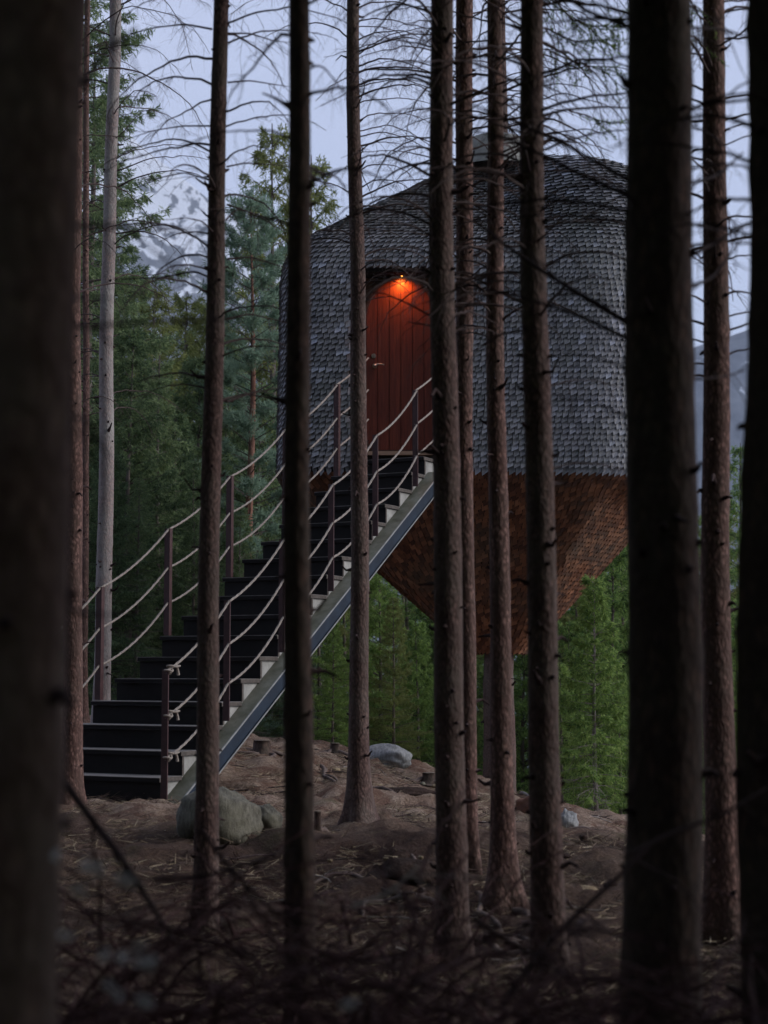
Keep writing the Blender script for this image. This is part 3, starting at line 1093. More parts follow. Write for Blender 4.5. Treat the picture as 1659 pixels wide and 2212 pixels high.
def vline(c, pts, d, r0, r1, g, twigs=4, dd=0.0, mi=0, sides=6):
    """branch through surveyed picture points; depth drifts by dd from root to tip"""
    n = len(pts)
    P = np.array([at(u, v, d + dd * i / (n - 1)) for i, (u, v) in enumerate(pts)])
    tt = np.linspace(0, 1, 4 * n)
    s = np.linspace(0, 1, n)
    Q = np.stack([np.interp(tt, s, P[:, k]) for k in range(3)], 1)
    Q[1:-1] = .25 * Q[:-2] + .5 * Q[1:-1] + .25 * Q[2:]
    c.tube(Q, np.linspace(r0, r1, len(Q)), sides, mi)
    for _ in range(twigs):
        i = g.integers(2, len(Q) - 2)
        tg = unit(Q[i + 1] - Q[i])
        dv = unit(tg * .6 + g.normal(0, .5, 3) + np.array([0, 0, -.2]))
        l = g.uniform(.06, .3)
        q = [Q[i]]
        for s_ in range(4):
            dv = unit(dv + g.normal(0, .15, 3) + np.array([0, 0, -.1]))
            q.append(q[-1] + dv * l / 4)
        c.tube(q, np.linspace(max(r1 * .8, .0015), .0008, 5), 4, mi, cap=False)

# T1: huge blurred trunk at the left edge
t, c, ax, g = near_tree(2.6, 64, -10, 1700, 224, 246, B_NEAR, 'very close thick trunk, blurred and dark, filling the left edge of the picture', 11, br=0, flare=1.2, stubs=30)
for pl, r in (([(140, 200), (190, 165), (230, 110), (295, 60)], .008), ([(130, 488), (200, 488), (330, 490), (420, 500)], .007),
              ([(120, 655), (180, 640), (240, 648)], .006), ([(125, 700), (200, 706), (330, 694), (490, 688)], .0075), ([(140, 900), (190, 905), (235, 990)], .006),
              ([(128, 1300), (200, 1330), (260, 1325)], .005)):
    vline(c, pl, 2.7, r * .82, r * .37, g, 3, .5)
finish_tree(t, c, TWIG_DARK)
# T2..: left group
t, c, ax, g = near_tree(13.2, 166, 152, 1700, 28, 44, B_RED, 'thin reddish flaky trunk at the left end of the bottom steps', 12, 20, 12, (.7, 1.5), 3.0, 1.35); finish_tree(t, c)
t, c, ax, g = near_tree(17.2, 247, 218, 1520, 25, 36, B_PALE, 'pale grey slender trunk rising behind the lower left handrail posts', 13, 30, 13, (.8, 1.7), 3.6); finish_tree(t, c)
t, c, ax, g = near_tree(18.6, 188, 182, 1560, 12, 17, B_RED, 'faint thin trunk just behind the reddish flaky one, left of the stairs', 14, 8, 12, (.5, 1.0), 3.4); finish_tree(t, c)
# T4
t, c, ax, g = near_tree(8.6, 474, 444, 1990, 33, 52, B_GREY, 'slim brown trunk crossing the lower flight and lowest ropes, in front of the boulder', 15, 34, 11, (.55, .95), 2.35, 1.3)
for pl, r in (([(450, 598), (420, 585), (350, 600), (280, 602), (245, 605)], .006), ([(452, 505), (425, 500), (380, 505), (345, 522)], .005), ([(490, 560), (540, 555), (590, 570), (620, 580)], .006),
              ([(488, 690), (540, 678), (590, 690), (625, 698)], .006), ([(488, 475), (510, 452), (555, 462), (610, 485)], .005), ([(490, 868), (540, 850), (600, 838)], .007), ([(455, 390), (400, 372), (340, 385), (285, 410)], .005),
              ([(458, 272), (395, 272), (330, 282), (262, 305)], .005), ([(458, 63), (400, 52), (330, 60), (262, 80)], .006), ([(492, 72), (540, 72), (590, 88), (628, 92)], .005), ([(492, 178), (540, 174), (590, 182), (630, 188)], .005),
              ([(490, 360), (530, 352), (590, 356), (628, 360)], .005), ([(490, 442), (530, 455), (580, 480), (622, 505)], .005)):
    vline(c, pl, 8.6, r, r * .3, g, 7, .15)
finish_tree(t, c)
# T5
t, c, ax, g = near_tree(5.6, 645, 648, 1990, 45, 66, B_DARK, 'dark soft-edged trunk standing before the left wall of the treehouse', 16, 14, 11, (.45, .8), 2.5, 1.15, group=None, twig=TWIG_DARK)
finish_tree(t, c, TWIG_DARK)
# T6
t, c, ax, g = near_tree(11.8, 764, 781, 1795, 27, 44, B_GREY, 'slim trunk just left of the door, with a flared base on bare soil', 17, 50, 12, (.6, 1.2), 3.6, 2.1); finish_tree(t, c)
# T7
t, c, ax, g = near_tree(7.8, 955, 972, 2060, 49, 68, B_GREY, 'straight trunk covering the right side of the door and the top of the stairs', 18, 42, 11, (.5, 1.05), 2.6, 1.2, stubs=90)
for pl, r in (([(930, 682), (880, 655), (830, 634), (797, 630)], .0055), ([(930, 703), (895, 698), (880, 694)], .005), ([(1000, 598), (950, 606), (880, 590), (868, 700)], .001)):
    vline(c, pl, 7.8, r, r * .4, g, 3, .1)
finish_tree(t, c)
# T8
t, c, ax, g = near_tree(10.2, 1000, 1012, 1885, 38, 37, B_RED, 'narrow reddish trunk hard behind the straight one beside the door', 19, 52, 12, (.6, 1.2), 3.2, 1.5); finish_tree(t, c)
# T9
t, c, ax, g = near_tree(9.4, 1068, 1084, 1915, 32, 50, B_RED, 'red brown trunk in front of the host tree under the treehouse', 20, 64, 12, (.55, 1.15), 2.9, 1.9); finish_tree(t, c)
# T10
t, c, ax, g = near_tree(7.0, 1150, 1180, 2130, 50, 72, B_GREY, 'dark trunk with a pale right edge before the right half of the treehouse', 21, 46, 11, (.55, 1.1), 2.45, 1.3, stubs=80)
for pl, r in (([(1188, 835), (1230, 822), (1290, 822), (1344, 840)], .004), ([(1190, 1012), (1240, 1000), (1300, 1003), (1344, 1012)], .0045)):
    vline(c, pl, 7.0, r, r * .5, g, 2, .1)
for pl, n_ in (([(1178, -30), (1230, 40), (1290, 60), (1345, 40)], 26), ([(1178, 60), (1240, 90), (1300, 85), (1340, 110)], 20), ([(1178, 105), (1230, 130), (1300, 150), (1345, 190)], 12), ([(1230, 240), (1270, 250), (1300, 262)], 7),
               ([(1500, 10), (1520, 60), (1510, 120)], 5)):
    vline(c, pl, 8.2, .0045, .002, g, 6, .2)
    sprays(c, pl, 8.3, g, n_)
finish_tree(t, c)
# (live sprigs hang into the upper right corner from a neighbour's low live branches)
# T11: big dark one
t, c, ax, g = near_tree(4.9, 1414, 1433, 2200, 140, 168, B_DARK, 'thick dark out of focus trunk hiding the right end of the treehouse', 22, 12, 10, (.4, .8), 2.2, 1.1, stubs=70)
for pl, r in (([(1364, 702), (1260, 640), (1179, 590), (1095, 532), (1030, 480)], .0105), ([(1364, 736), (1260, 685), (1179, 657), (1080, 630), (985, 618)], .008),
              ([(1362, 425), (1260, 380), (1179, 338), (1090, 298), (1010, 280)], .0085), ([(1360, 390), (1280, 345), (1200, 302), (1110, 262), (1010, 222)], .008),
              ([(1362, 458), (1270, 438), (1179, 430), (1090, 438), (1000, 452)], .0075), ([(1362, 480), (1270, 468), (1179, 463), (1110, 470)], .005),
              ([(1364, 60), (1270, 25), (1200, -20)], .009), ([(1364, 42), (1260, 40), (1180, 50)], .007), ([(1364, 905), (1290, 870), (1200, 858)], .004), ([(1364, 800), (1290, 772), (1200, 758)], .004),
              ([(1478, 400), (1550, 380), (1605, 330)], .007), ([(1480, 560), (1550, 520), (1640, 470)], .008), ([(1480, 625), (1540, 600), (1610, 505)], .007), ([(1474, 60), (1560, 62), (1640, 90)], .006),
              ([(1482, 820), (1560, 815), (1610, 800)], .005), ([(1478, 480), (1560, 500), (1650, 470)], .005)):
    vline(c, pl, 4.9, r, r * .42, g, 6, .4)
finish_tree(t, c, TWIG_DARK)
# T12
t, c, ax, g = near_tree(8.4, 1536, 1562, 1960, 47, 70, B_RED, 'grey red trunk standing between the two darkest trunks on the right', 23, 56, 11, (.5, 1.0), 2.5, 1.5); finish_tree(t, c)
# T13
t, c, ax, g = near_tree(4.6, 1708, 1718, 2200, 204, 204, B_DARK, 'dark blurred trunk cut off by the right edge of the picture', 24, 16, 10, (.4, .8), 2.2, 1.1, stubs=40); finish_tree(t, c, TWIG_DARK)
# host tree that carries the house and pokes out of its roof
g = np.random.default_rng(31)
hp0, hp1 = at(1074, 1600, 20.45), at(1086, 0, 20.45)
t = thing('spruce_tree', (hp0[0], hp0[1], float(ground(hp0[0], hp0[1]))), 'stout grey tree that carries the treehouse, with a flared foot', 'tree')
m, ax, zb = trunk_mesh(hp0, hp1, 15, .19, .055, g, 1.9, stubs=50)
part(m, 'trunk', [B_GREY, TWIG_DARK], t, True)
c = MB()
for i in range(16):
    z = hp1[2] - 1.6 + i * .12
    ce, r = ax(z)
    a = g.uniform(0, 6.28)
    dead_branch(c, ce, a, g.uniform(.6, 1.2), .3, -.6, .008, g, 1)
finish_tree(t, c)

# ------------------------------------------------------------------ background conifers
def spruce_parts(h, R, nb, seed, lo=.04, dens=1.0, dead=0.0, pine=False):
    g = np.random.default_rng(seed)
    tr = MB()
    zz = np.linspace(0, h, 14)
    tr.tube(np.stack([.03 * np.sin(zz), .03 * np.cos(zz * .7), zz], 1), np.maximum(.011 * h * (1 - zz / h) ** .8, .008), 9)
    cr = MB()
    org, dr, ln, hang = [], [], [], []
    for i in range(nb):
        t = lo + (1 - lo) * min(.995, (i // 6 + g.uniform(0, .34)) * 6 / nb) if not pine else lo + (1 - lo) * (i + g.uniform(0, 1)) / nb
        if pine: t = t if t > .25 else t * .6 + .15
        z = h * t
        L = (R * (1 - t) ** .72 * g.uniform(.6, 1.12) + .10) if not pine else R * (1.05 - t) ** .5 * g.uniform(.45, 1.1)
        a = i * 2.399 + g.normal(0, .35)
        e0 = (-.15 + .75 * t if not pine else .25 + .4 * t) + g.normal(0, .12)
        n = 8
        s = np.linspace(0, 1, n)
        el_ = e0 - .75 * s * (1 - t) + .55 * s ** 3 * (0 if pine else 1)
        stp = L / (n - 1)
        dxy = np.cos(el_) * stp
        dz = np.sin(el_) * stp
        rr = np.concatenate([[0], np.cumsum(dxy[:-1])])
        P = np.stack([rr * math.cos(a), rr * math.sin(a), z + np.concatenate([[0], np.cumsum(dz[:-1])])], 1)
        cr.tube(P, np.linspace(.006 + .006 * L, .002, n), 3, 1, cap=False)
        bare = g.random() < dead * max(0, 1 - t * 2.2)
        nt = int((4 + 20 * L) * dens)
        if bare:
            for _ in range(int(6 + 8 * L)):
                k = g.integers(1, n - 1)
                q = [P[k]]
                dv = unit(P[k + 1] - P[k] + g.normal(0, .12, 3))
                for _s in range(4):
                    dv = unit(dv + g.normal(0, .3, 3) + np.array([0, 0, -.12]))
                    q.append(q[-1] + dv * g.uniform(.05, .16))
                cr.tube(q, np.linspace(.004, .0015, 5), 3, 1, cap=False)
            continue
        for j in range(nt):
            u = g.uniform(.12 if not pine else .35, 1.0) ** .75
            x = u * (n - 1)
            k = min(int(x), n - 2)
            p = P[k] * (1 - x + k) + P[k + 1] * (x - k)
            d = unit(P[k + 1] - P[k])
            sd = unit(np.cross(d, UP)) * (1 if j % 2 else -1)
            l = (.10 + .42 * L ** .6 * (1 - u) * g.uniform(.4, 1)) if not pine else g.uniform(.10, .3)
            v = unit(d * g.uniform(.5, 1) + sd * g.uniform(.4, 1) + UP * (g.uniform(-1.25, -.05) if not pine else g.uniform(-.2, .8)))
            org.append(p); dr.append(v); ln.append(l)
    if org:
        org, dr, ln = np.array(org), np.array(dr), np.array(ln)
        # needle sprays along every twig
        V, F = [], []
        per = 15 if not pine else 16
        for q in range(per):
            f = (q + g.uniform(0, 1, len(org))) / per
            base = org + dr * (ln * f)[:, None] + np.array([0, 0, -1.0]) * (.10 * ln * f ** 2)[:, None]
            dv = dr * (.75 if not pine else .25) + g.normal(0, .5 if not pine else .75, (len(org), 3)) + np.array([0, 0, -.18 if not pine else .25])
            dv /= np.linalg.norm(dv, axis=1)[:, None]
            nl = g.uniform(.055, .115, len(org)) * (1 if not pine else 1.25)
            sdv = np.cross(dv, g.normal(0, 1, (len(org), 3)))
            sdv /= np.linalg.norm(sdv, axis=1)[:, None]
            w = g.uniform(.0055, .0105, len(org))
            mid = base + dv * (nl * .45)[:, None]
            A = np.stack([base, mid + sdv * w[:, None], base + dv * nl[:, None], mid - sdv * w[:, None]], 1)
            V.append(A.reshape(-1, 3))
        V = np.concatenate(V)
        k = len(V) // 4
        cr.addq(V, np.arange(k)[:, None] * 4 + np.array([[0, 1, 2, 3]]), 0)
    return tr, cr

PROTO = {}
def proto(key, h, R, nb, seed, fol, bark, **kw):
    tr, cr = spruce_parts(h, R, nb, seed, **kw)
    a = tr.build('trunk', bark, smooth=True)
    b = cr.build('crown', [fol, TWIG_PALE if kw.get('dead') else TWIG])
    me = (a.data, b.data)
    bpy.data.objects.remove(a); bpy.data.objects.remove(b)
    PROTO[key] = (me, h)
proto('tall', 15, 2.3, 252, 1, F_SPRUCE, B_FAR, dens=1.05)
proto('tall2', 14, 2.0, 228, 2, F_SPRUCE, B_FAR, dens=1.0)
proto('olive', 10, 1.9, 186, 3, F_YELLOW, B_FAR, dens=1.1)
proto('bushy', 8, 1.7, 174, 4, F_SPRUCE, B_FAR, dens=1.2)
proto('dead_low', 11, 1.8, 204, 5, F_SPRUCE, B_FAR, dens=.95, dead=1.0)
proto('young', 5.0, .95, 150, 6, F_SPRUCE, B_PALE, dens=1.1, dead=.5)
proto('pine', 11, 1.7, 210, 7, F_PINE, B_PINE, dens=1.3, pine=True)

def conifer(key, u, d, vtop, label, group=None, rz=None, name='conifer', wscale=1.0):
    (tm, cm), h = PROTO[key]
    top = at(u, vtop, d)
    zg = float(ground(top[0], d))
    H = max(top[2] - zg, 1.2)
    s = H / h
    t = thing(name, (top[0], d, zg - .05), label, 'tree', group)
    t.rotation_euler = (0, 0, rz if rz is not None else (u * 1.37 + d * 2.1) % 6.28)
    sx = wscale * (s if s < 1.15 else 1.15 + .5 * (s - 1.15))
    t.scale = (sx, sx, s)
    for nm, me in (('trunk', tm), ('crown', cm)):
        o = bpy.data.objects.new(nm, me)
        COL.objects.link(o)
        o.parent = t
        if nm == 'crown' and me.materials[0] is F_SPRUCE and (group == GL or group is None and u < 500):
            o.material_slots[0].link = 'OBJECT'
            o.material_slots[0].material = F_COOL
    return t

GL, GR, GU = 'dense conifers left of the treehouse', 'spruces right of the treehouse', 'spruces below the treehouse'
conifer('tall', 172, 24, -520, 'tallest dark green spruce at far left, its lower crown half hidden by the pale trunk')
conifer('pine', 545, 27, 440, 'blue green pine with orange trunk, beside the left wall of the treehouse', name='pine_tree')
conifer('olive', 592, 33, 262, 'spruce with a pointed light green tip showing above the pine', name='conifer')
conifer('olive', 676, 35, 330, 'smaller spruce tip peeping between the dark trunk and the roof')
conifer('young', 1282, 17.6, 1235, 'young spruce with a thin bare pale stem at the crest, right of the treehouse', name='conifer')
LB = 'dense green conifer in the crowd behind the lower stairs'
for key, u, d, vt in (('tall2', 205, 26, 60), ('tall', 120, 27, -300), ('olive', 335, 31, 600), ('olive', 405, 33, 625), ('olive', 290, 36, 590), ('bushy', 285, 23, 700),
                      ('dead_low', 345, 24, 800), ('bushy', 430, 27, 760), ('dead_low', 420, 23, 980), ('bushy', 235, 21.5, 930), ('dead_low', 300, 21.8, 1020), ('bushy', 490, 30, 720),
                      ('olive', 455, 36, 640), ('dead_low', 520, 23.5, 1080), ('tall2', 590, 38, 600), ('dead_low', 620, 25, 1120), ('bushy', 180, 23, 880), ('tall2', 400, 42, 690), ('tall', 220, 40, 420), ('bushy', 380, 25, 880), ('dead_low', 265, 24, 860), ('bushy', 560, 29, 820), ('tall2', 345, 29, 700), ('bushy', 420, 22.5, 1100)):
    conifer(key, u, d, vt, LB, GL)
LU = 'bright green spruce down the slope, seen under the treehouse'
for key, u, d, vt in (('olive', 745, 27, 1120), ('bushy', 820, 25, 1180), ('dead_low', 690, 24, 1150), ('tall2', 880, 30, 1060), ('bushy', 930, 26, 1240), ('tall2', 780, 36, 1050), ('olive', 990, 29, 1150),
                      ('bushy', 1060, 27, 1280), ('tall2', 1120, 33, 1120), ('dead_low', 770, 23, 1310), ('bushy', 870, 40, 1040), ('bushy', 690, 33, 1080), ('bushy', 1010, 38, 1080), ('bushy', 720, 22.5, 1330), ('olive', 850, 23, 1280), ('bushy', 900, 24, 1330), ('dead_low', 960, 26, 1200), ('bushy', 1130, 25, 1300), ('olive', 650, 29, 1120)):
    conifer(key, u, d, vt, LU, GU)
LR = 'green spruce down the slope right of the treehouse'
for key, u, d, vt in (('olive', 1240, 25, 1180), ('bushy', 1320, 24, 1150), ('tall2', 1190, 29, 1050), ('tall', 1380, 28, 1000), ('bushy', 1210, 21.5, 1420), ('bushy', 1335, 21, 1440), ('tall2', 1450, 32, 1040),
                      ('bushy', 1510, 25, 1150), ('tall', 1600, 29, 950), ('olive', 1560, 33, 1090), ('bushy', 1590, 22, 1310), ('tall2', 1500, 38, 1090), ('tall', 1660, 27, 900), ('bushy', 1240, 40, 1080), ('tall2', 1340, 36, 1020), ('tall2', 1540, 24, 1260), ('bushy', 1270, 27, 1200), ('olive', 1300, 30, 1120), ('bushy', 1225, 23, 1330), ('dead_low', 1345, 26, 1180)):
    conifer(key, u, d, vt, LR, GR)

# far wood that closes the valley floor
m = MB()
g = np.random.default_rng(77)
V = []
for i in range(420):
    y = g.uniform(48, 130)
    x = g.uniform(-.42, .42) * y
    z = float(ground(x, y))
    h = g.uniform(7, 13)
    n = 46
    tt = g.uniform(.05, 1, n) ** .8
    rr = (1 - tt) * h * .17 * g.uniform(.4, 1.1, n) + .1
    a = g.uniform(0, 6.28, n)
    c0 = np.stack([x + rr * np.cos(a), y + rr * np.sin(a), z + tt * h], 1)
    ax1 = np.stack([np.cos(a), np.sin(a), -g.uniform(.2, .7, n)], 1) * g.uniform(.5, 1.0, n)[:, None]
    ax2 = np.cross(ax1, g.normal(0, 1, (n, 3))) * .5
    V.append(np.stack([c0 - ax1, c0 + ax2, c0 + ax1, c0 - ax2], 1).reshape(-1, 3))
V = np.concatenate(V)
m.addq(V, np.arange(len(V) // 4)[:, None] * 4 + np.array([[0, 1, 2, 3]]))
tag(m.build('far_wood', F_SPRUCE), 'far green wood on the valley floor between the nearer trees', 'woods', kind='stuff')

# unseen wood added behind and beside the camera to shade the near trunks
m = MB()
g = np.random.default_rng(88)
V = []
for i in range(158):
    if i < 92:
        x, y = g.uniform(-13, 13), g.uniform(-15, -1.2)
    elif i < 135:
        x, y = g.uniform(-14, -4.2), g.uniform(-1, 11)
    else:
        x, y = g.uniform(3.6, 12), g.uniform(-3, 5.3)  # right-hand trees placed to keep the sun off the nearest trunks
        x += max(0, y) * .28
    z = float(ground(x, y))
    h = g.uniform(9, 15)
    zz_ = np.linspace(z - .1, z + h, 6)
    m.tube(np.stack([x + 0 * zz_, y + 0 * zz_, zz_], 1), np.linspace(.11, .02, 6), 8, 1)
    n = 260
    tt = g.uniform(.10, 1, n) ** .9
    rr = (1.05 - tt) * 1.7 * g.uniform(.1, 1.1, n)
    a = g.uniform(0, 6.28, n)
    c0 = np.stack([x + rr * np.cos(a), y + rr * np.sin(a), z + tt * h], 1)
    ax1 = np.stack([np.cos(a), np.sin(a), -g.uniform(.2, .7, n)], 1) * g.uniform(.15, .4, n)[:, None]
    ax2 = np.cross(ax1, g.normal(0, 1, (n, 3))) * .5
    V.append(np.stack([c0 - ax1, c0 + ax2, c0 + ax1, c0 - ax2], 1).reshape(-1, 3))
V = np.concatenate(V)
m.addq(V, np.arange(len(V) // 4)[:, None] * 4 + np.array([[0, 1, 2, 3]]), 0)
tag(m.build('unseen_shade_wood', [F_SPRUCE, B_FAR]), 'unseen spruce wood added round the viewpoint to shade the foreground', 'woods', kind='stuff')

# ------------------------------------------------------------------ rocks, stumps, roots
def rock(name, u, v, d, size, mat, label, seed, squash=1.0, cat='rock', rz=0.0, sink=.35, sharp=1.0):
    g = np.random.default_rng(seed)
    p = at(u, v, d)
    bm_n = 40
    th = np.linspace(0, math.pi, 26)
    ph = np.linspace(0, 2 * math.pi, bm_n, endpoint=False)
    TH, PH = np.meshgrid(th, ph, indexing='ij')
    x, y, z = np.sin(TH) * np.cos(PH), np.sin(TH) * np.sin(PH), np.cos(TH)
    # flatten against a few random planes, then roughen
    r = np.ones_like(x)
    for _ in range(9):
        nrm = unit(g.normal(0, 1, 3))
        dd = g.uniform(.62, .9)
        dt = x * nrm[0] + y * nrm[1] + z * nrm[2]
        r = np.minimum(r, np.where(dt > .05, dd / np.maximum(dt, .05), 9))
    r = r * sharp + (1 - sharp)
    nz = np.array([mnoise.fractal(Vector((a * 2.2 + seed, b * 2.2, c_ * 2.2)), 1.0, 2.0, 5) for a, b, c_ in zip(x.ravel(), y.ravel(), z.ravel())]).reshape(x.shape)
    r = r * (1 + .12 * nz)
    P = np.stack([x * r * size[0], y * r * size[1], z * r * size[2]], -1).reshape(-1, 3)
    c, s = math.cos(rz), math.sin(rz)
    P = np.stack([P[:, 0] * c - P[:, 1] * s, P[:, 0] * s + P[:, 1] * c, P[:, 2]], 1)
    zg = float(ground(p[0], d))
    cen = np.array([p[0], d, zg + size[2] * (1 - 2 * sink) * .9])
    m = MB()
    i = np.arange(25)[:, None] * bm_n
    j = np.arange(bm_n)[None]
    j2 = (j + 1) % bm_n
    m.addq(P + cen, np.stack([i + j, i + bm_n + j, i + bm_n + j2, i + j2], -1).reshape(-1, 4))
    o = m.build(name, mat, smooth=True, loc=(cen[0], cen[1], zg))
    return tag(o, label, cat)

rock('boulder', 474, 1790, 11.3, (.285, .26, .24), ROCK, 'big rounded grey green boulder at the foot of the stair beam', 3, sink=.27, sharp=.75, rz=.4)
rock('rock', 572, 1775, 11.7, (.12, .12, .11), ROCK, 'small angular mossy rock touching the right side of the big boulder', 8, sink=.28)
rock('rock_slab', 832, 1690, 18.4, (.25, .4, .17), ROCK_PALE, 'pale smooth granite slab on the crest behind the flared trunk', 5, sink=.3, sharp=.7, rz=.5)
rock('rock', 1226, 1818, 13.6, (.085, .08, .11), ROCK_PALE, 'white upright stone at the crest, right of the pale edged dark trunk', 6, sink=.2)
rock('stone', 1262, 1925, 9.6, (.085, .06, .035), ROCK_TAN, 'flat tan stone lying on the needles at right', 9, sink=.3, sharp=.5)
rock('stone', 1150, 1760, 15.0, (.16, .15, .13), plain('red_earth', (.15, .075, .055), (.24, .13, .1), 14, .95, .1, 0, .8), 'clod of red earth beside the flared foot of the host tree', 10, sink=.25, cat='earth clod')
rock('stone', 655, 1742, 11.6, (.035, .03, .02), ROCK, 'small flat grey stone in the litter behind the dark trunk', 12)
rock('stone', 741, 1806, 10.9, (.035, .03, .022), ROCK, 'small greenish stone left of the flared trunk base', 13)
rock('stone', 590, 1885, 9.2, (.03, .03, .018), ROCK_TAN, 'little brown stone on the litter between slim and dark trunks', 14)

def stump(u, v, d, r, h, label, seed, roots=5, rl=.6, lean=(0, 0), bark=B_DARK, cutm=CUT, rr0=.022):
    g = np.random.default_rng(seed)
    p = at(u, v, d)
    zg = float(ground(p[0], d))
    b = np.array([p[0], d, zg])
    t = thing('tree_stump', b, label, 'stump')
    m = MB()
    zs = np.array([-.06, 0, .03, .4, .75, 1.0]) * h
    fl = np.array([1.7, 1.5, 1.3, 1.05, 1, .97])
    pts = [b + np.array([lean[0] * z, lean[1] * z, z]) for z in zs]
    m.tube(pts, r * fl, 18, ring=lambda i, ph: 1 + .08 * np.cos(3 * ph + seed + i * .2) + .05 * np.cos(7 * ph + i))
    part(m, 'trunk', bark, t, True)
    m = MB()
    top = pts[-1]
    m.tube([top - UP * .004, top + UP * .004], r * .93, 18)
    part(m, 'cut_face', cutm, t)
    for k in range(roots):
        a = k * 2 * math.pi / max(roots, 1) + g.normal(0, .3)
        L = rl * g.uniform(.6, 1.2)
        q = []
        for s in np.linspace(0, 1, 12):
            a2 = a + .5 * math.sin(s * 4 + seed + k)
            x, y = b[0] + math.cos(a2) * (r * .8 + L * s), b[1] + math.sin(a2) * (r * .8 + L * s)
            q.append((x, y, float(ground(x, y)) + .018 * (1 - s) + .012 * math.sin(s * 9 + k) + (.05 * h / .2) * max(0, .25 - s)))
        m = MB()
        m.tube(q, np.linspace(rr0, rr0 * .35, 12), 7)
        part(m, 'root', ROOT, t, True)

stump(566, 1652, 17.5, .085, .14, 'low dark stump with snaking roots on the crest under the beam', 3, 6, .55)
stump(724, 1668, 18.6, .05, .11, 'short upright stump on the crest behind and left of the flared trunk', 4, 3, .35)
stump(926, 1712, 17.2, .06, .10, 'small flat sawn stump on the crest at the left edge of the straight trunk', 5, 2, .3)
stump(686, 1800, 11.3, .022, .15, 'thin dark stub of a stump beside the soft-edged trunk', 6, 1, .2)
stump(838, 1850, 9.9, .028, .13, 'leaning grey log stump in the root mound', 7, 4, .4, (.15, 0), B_GREY, EARTH)
stump(880, 1872, 9.4, .04, .06, 'dark rounded stump stuck in the shadowed root mound', 8, 3, .4, cutm=EARTH)
stump(1068, 1985, 8.2, .055, .07, 'low black stump between the red brown trunk and pale edged one', 9, 4, .4, cutm=EARTH)
stump(812, 1772, 12.2, .022, .05, 'tiny pale cut stub on the right foot of the flared trunk', 10, 0, .2)

def rootline(pts, r, label, d0, d1, seed, mat=ROOT, lift=.012):
    g = np.random.default_rng(seed)
    n = len(pts)
    q = []
    for t in np.linspace(0, 1, 24):
        u = np.interp(t, np.linspace(0, 1, n), [p[0] for p in pts])
        d = d0 + (d1 - d0) * t
        x = (u - UC) / FPX * d
        x += .03 * math.sin(t * 13 + seed)
        q.append((x, d, float(ground(x, d)) + lift + .01 * math.sin(t * 17 + seed)))
    m = MB()
    m.tube(q, np.linspace(r, r * .3, 24), 8, ring=lambda i, ph: 1 + .1 * np.sin(3 * ph + i * .7))
    return tag(m.build('root', mat, smooth=True, loc=q[0]), label, 'root')
rootline([(690,), (760,)], .02, 'pale exposed root running down left of the flared trunk', 16.8, 14.2, 1)
rootline([(700,), (752,)], .014, 'thinner root forking beside the pale exposed root', 16.6, 14.8, 2)
rootline([(800,), (905,)], .022, 'long dark root edging the soil step right of the flared trunk', 15.4, 14.6, 3)
rootline([(800,), (880,)], .016, 'root reaching right from the flared trunk base', 11.9, 11.2, 4)
rootline([(790,), (870,), (905,)], .02, 'root arching over the shadowed mound', 11.4, 10.0, 5)
rootline([(1110,), (1190,)], .022, 'root trailing right from the red brown trunk', 9.2, 8.4, 6)
rootline([(1020,), (1100,)], .018, 'root between the narrow and the red brown trunks', 9.6, 8.2, 7)
rootline([(1210,), (1330,)], .03, 'pale crooked root lying low beside the thick dark trunk', 6.6, 5.8, 8)
rootline([(1110,), (1140,)], .035, 'thick grey root of the host tree', 19.8, 17.2, 9, B_PALE)
rootline([(1230,), (1330,)], .022, 'dead root on the crest under the young spruce', 13.4, 13.0, 10)

# earth mound with torn roots
rock('earth_mound', 872, 1868, 9.9, (.24, .2, .10), EARTH, 'dark torn earth mound with roots, right below the flared trunk', 21, cat='earth mound', sink=.3)
rock('earth_mound', 870, 1725, 15.2, (.30, .12, .05), EARTH, 'ragged soil step on the bare slope behind the flared trunk', 22, cat='earth mound', sink=.3)

# ------------------------------------------------------------------ litter and brushwood
g = np.random.default_rng(101)
m = MB()
N = 42000
yy = g.uniform(4.5, 21.0, N)
xx = g.uniform(-1, 1, N) * (.26 * yy)
keep = yy < crest_y(xx) + 1.2
xx, yy = xx[keep], yy[keep]
zz = ground(xx, yy) + .018 * np.sin(xx * 9 + 2 * np.sin(yy * 7)) * np.cos(yy * 8 + 1.7 * np.sin(xx * 6))
n = len(xx)
a = g.uniform(0, math.pi * 2, n)
ln = g.uniform(.02, .11, n) * (g.random(n) < .9) + .03
el_ = g.normal(.08, .22, n)
dv = np.stack([np.cos(a) * np.cos(el_), np.sin(a) * np.cos(el_), np.sin(el_)], 1)
w = g.uniform(.0012, .0045, n)
sd = np.stack([-np.sin(a), np.cos(a), 0 * a], 1) * w[:, None]
up = np.array([0, 0, 1.0])[None] * w[:, None] * 1.2
b = np.stack([xx, yy, zz + .006], 1)
e = b + dv * ln[:, None]
V = np.stack([b - sd, b + sd, b + up, e - sd * .4, e + sd * .4, e + up * .4], 1).reshape(-1, 3)
k = np.arange(n)[:, None] * 6
q = np.concatenate([k + np.array([[0, 2, 5, 3]]), k + np.array([[2, 1, 4, 5]]), k + np.array([[1, 0, 3, 4]])])
m.addq(V, q)
tag(m.build('needle_litter', LITTER), 'brown needles and broken twig bits strewn over the forest floor', 'litter', kind='stuff')

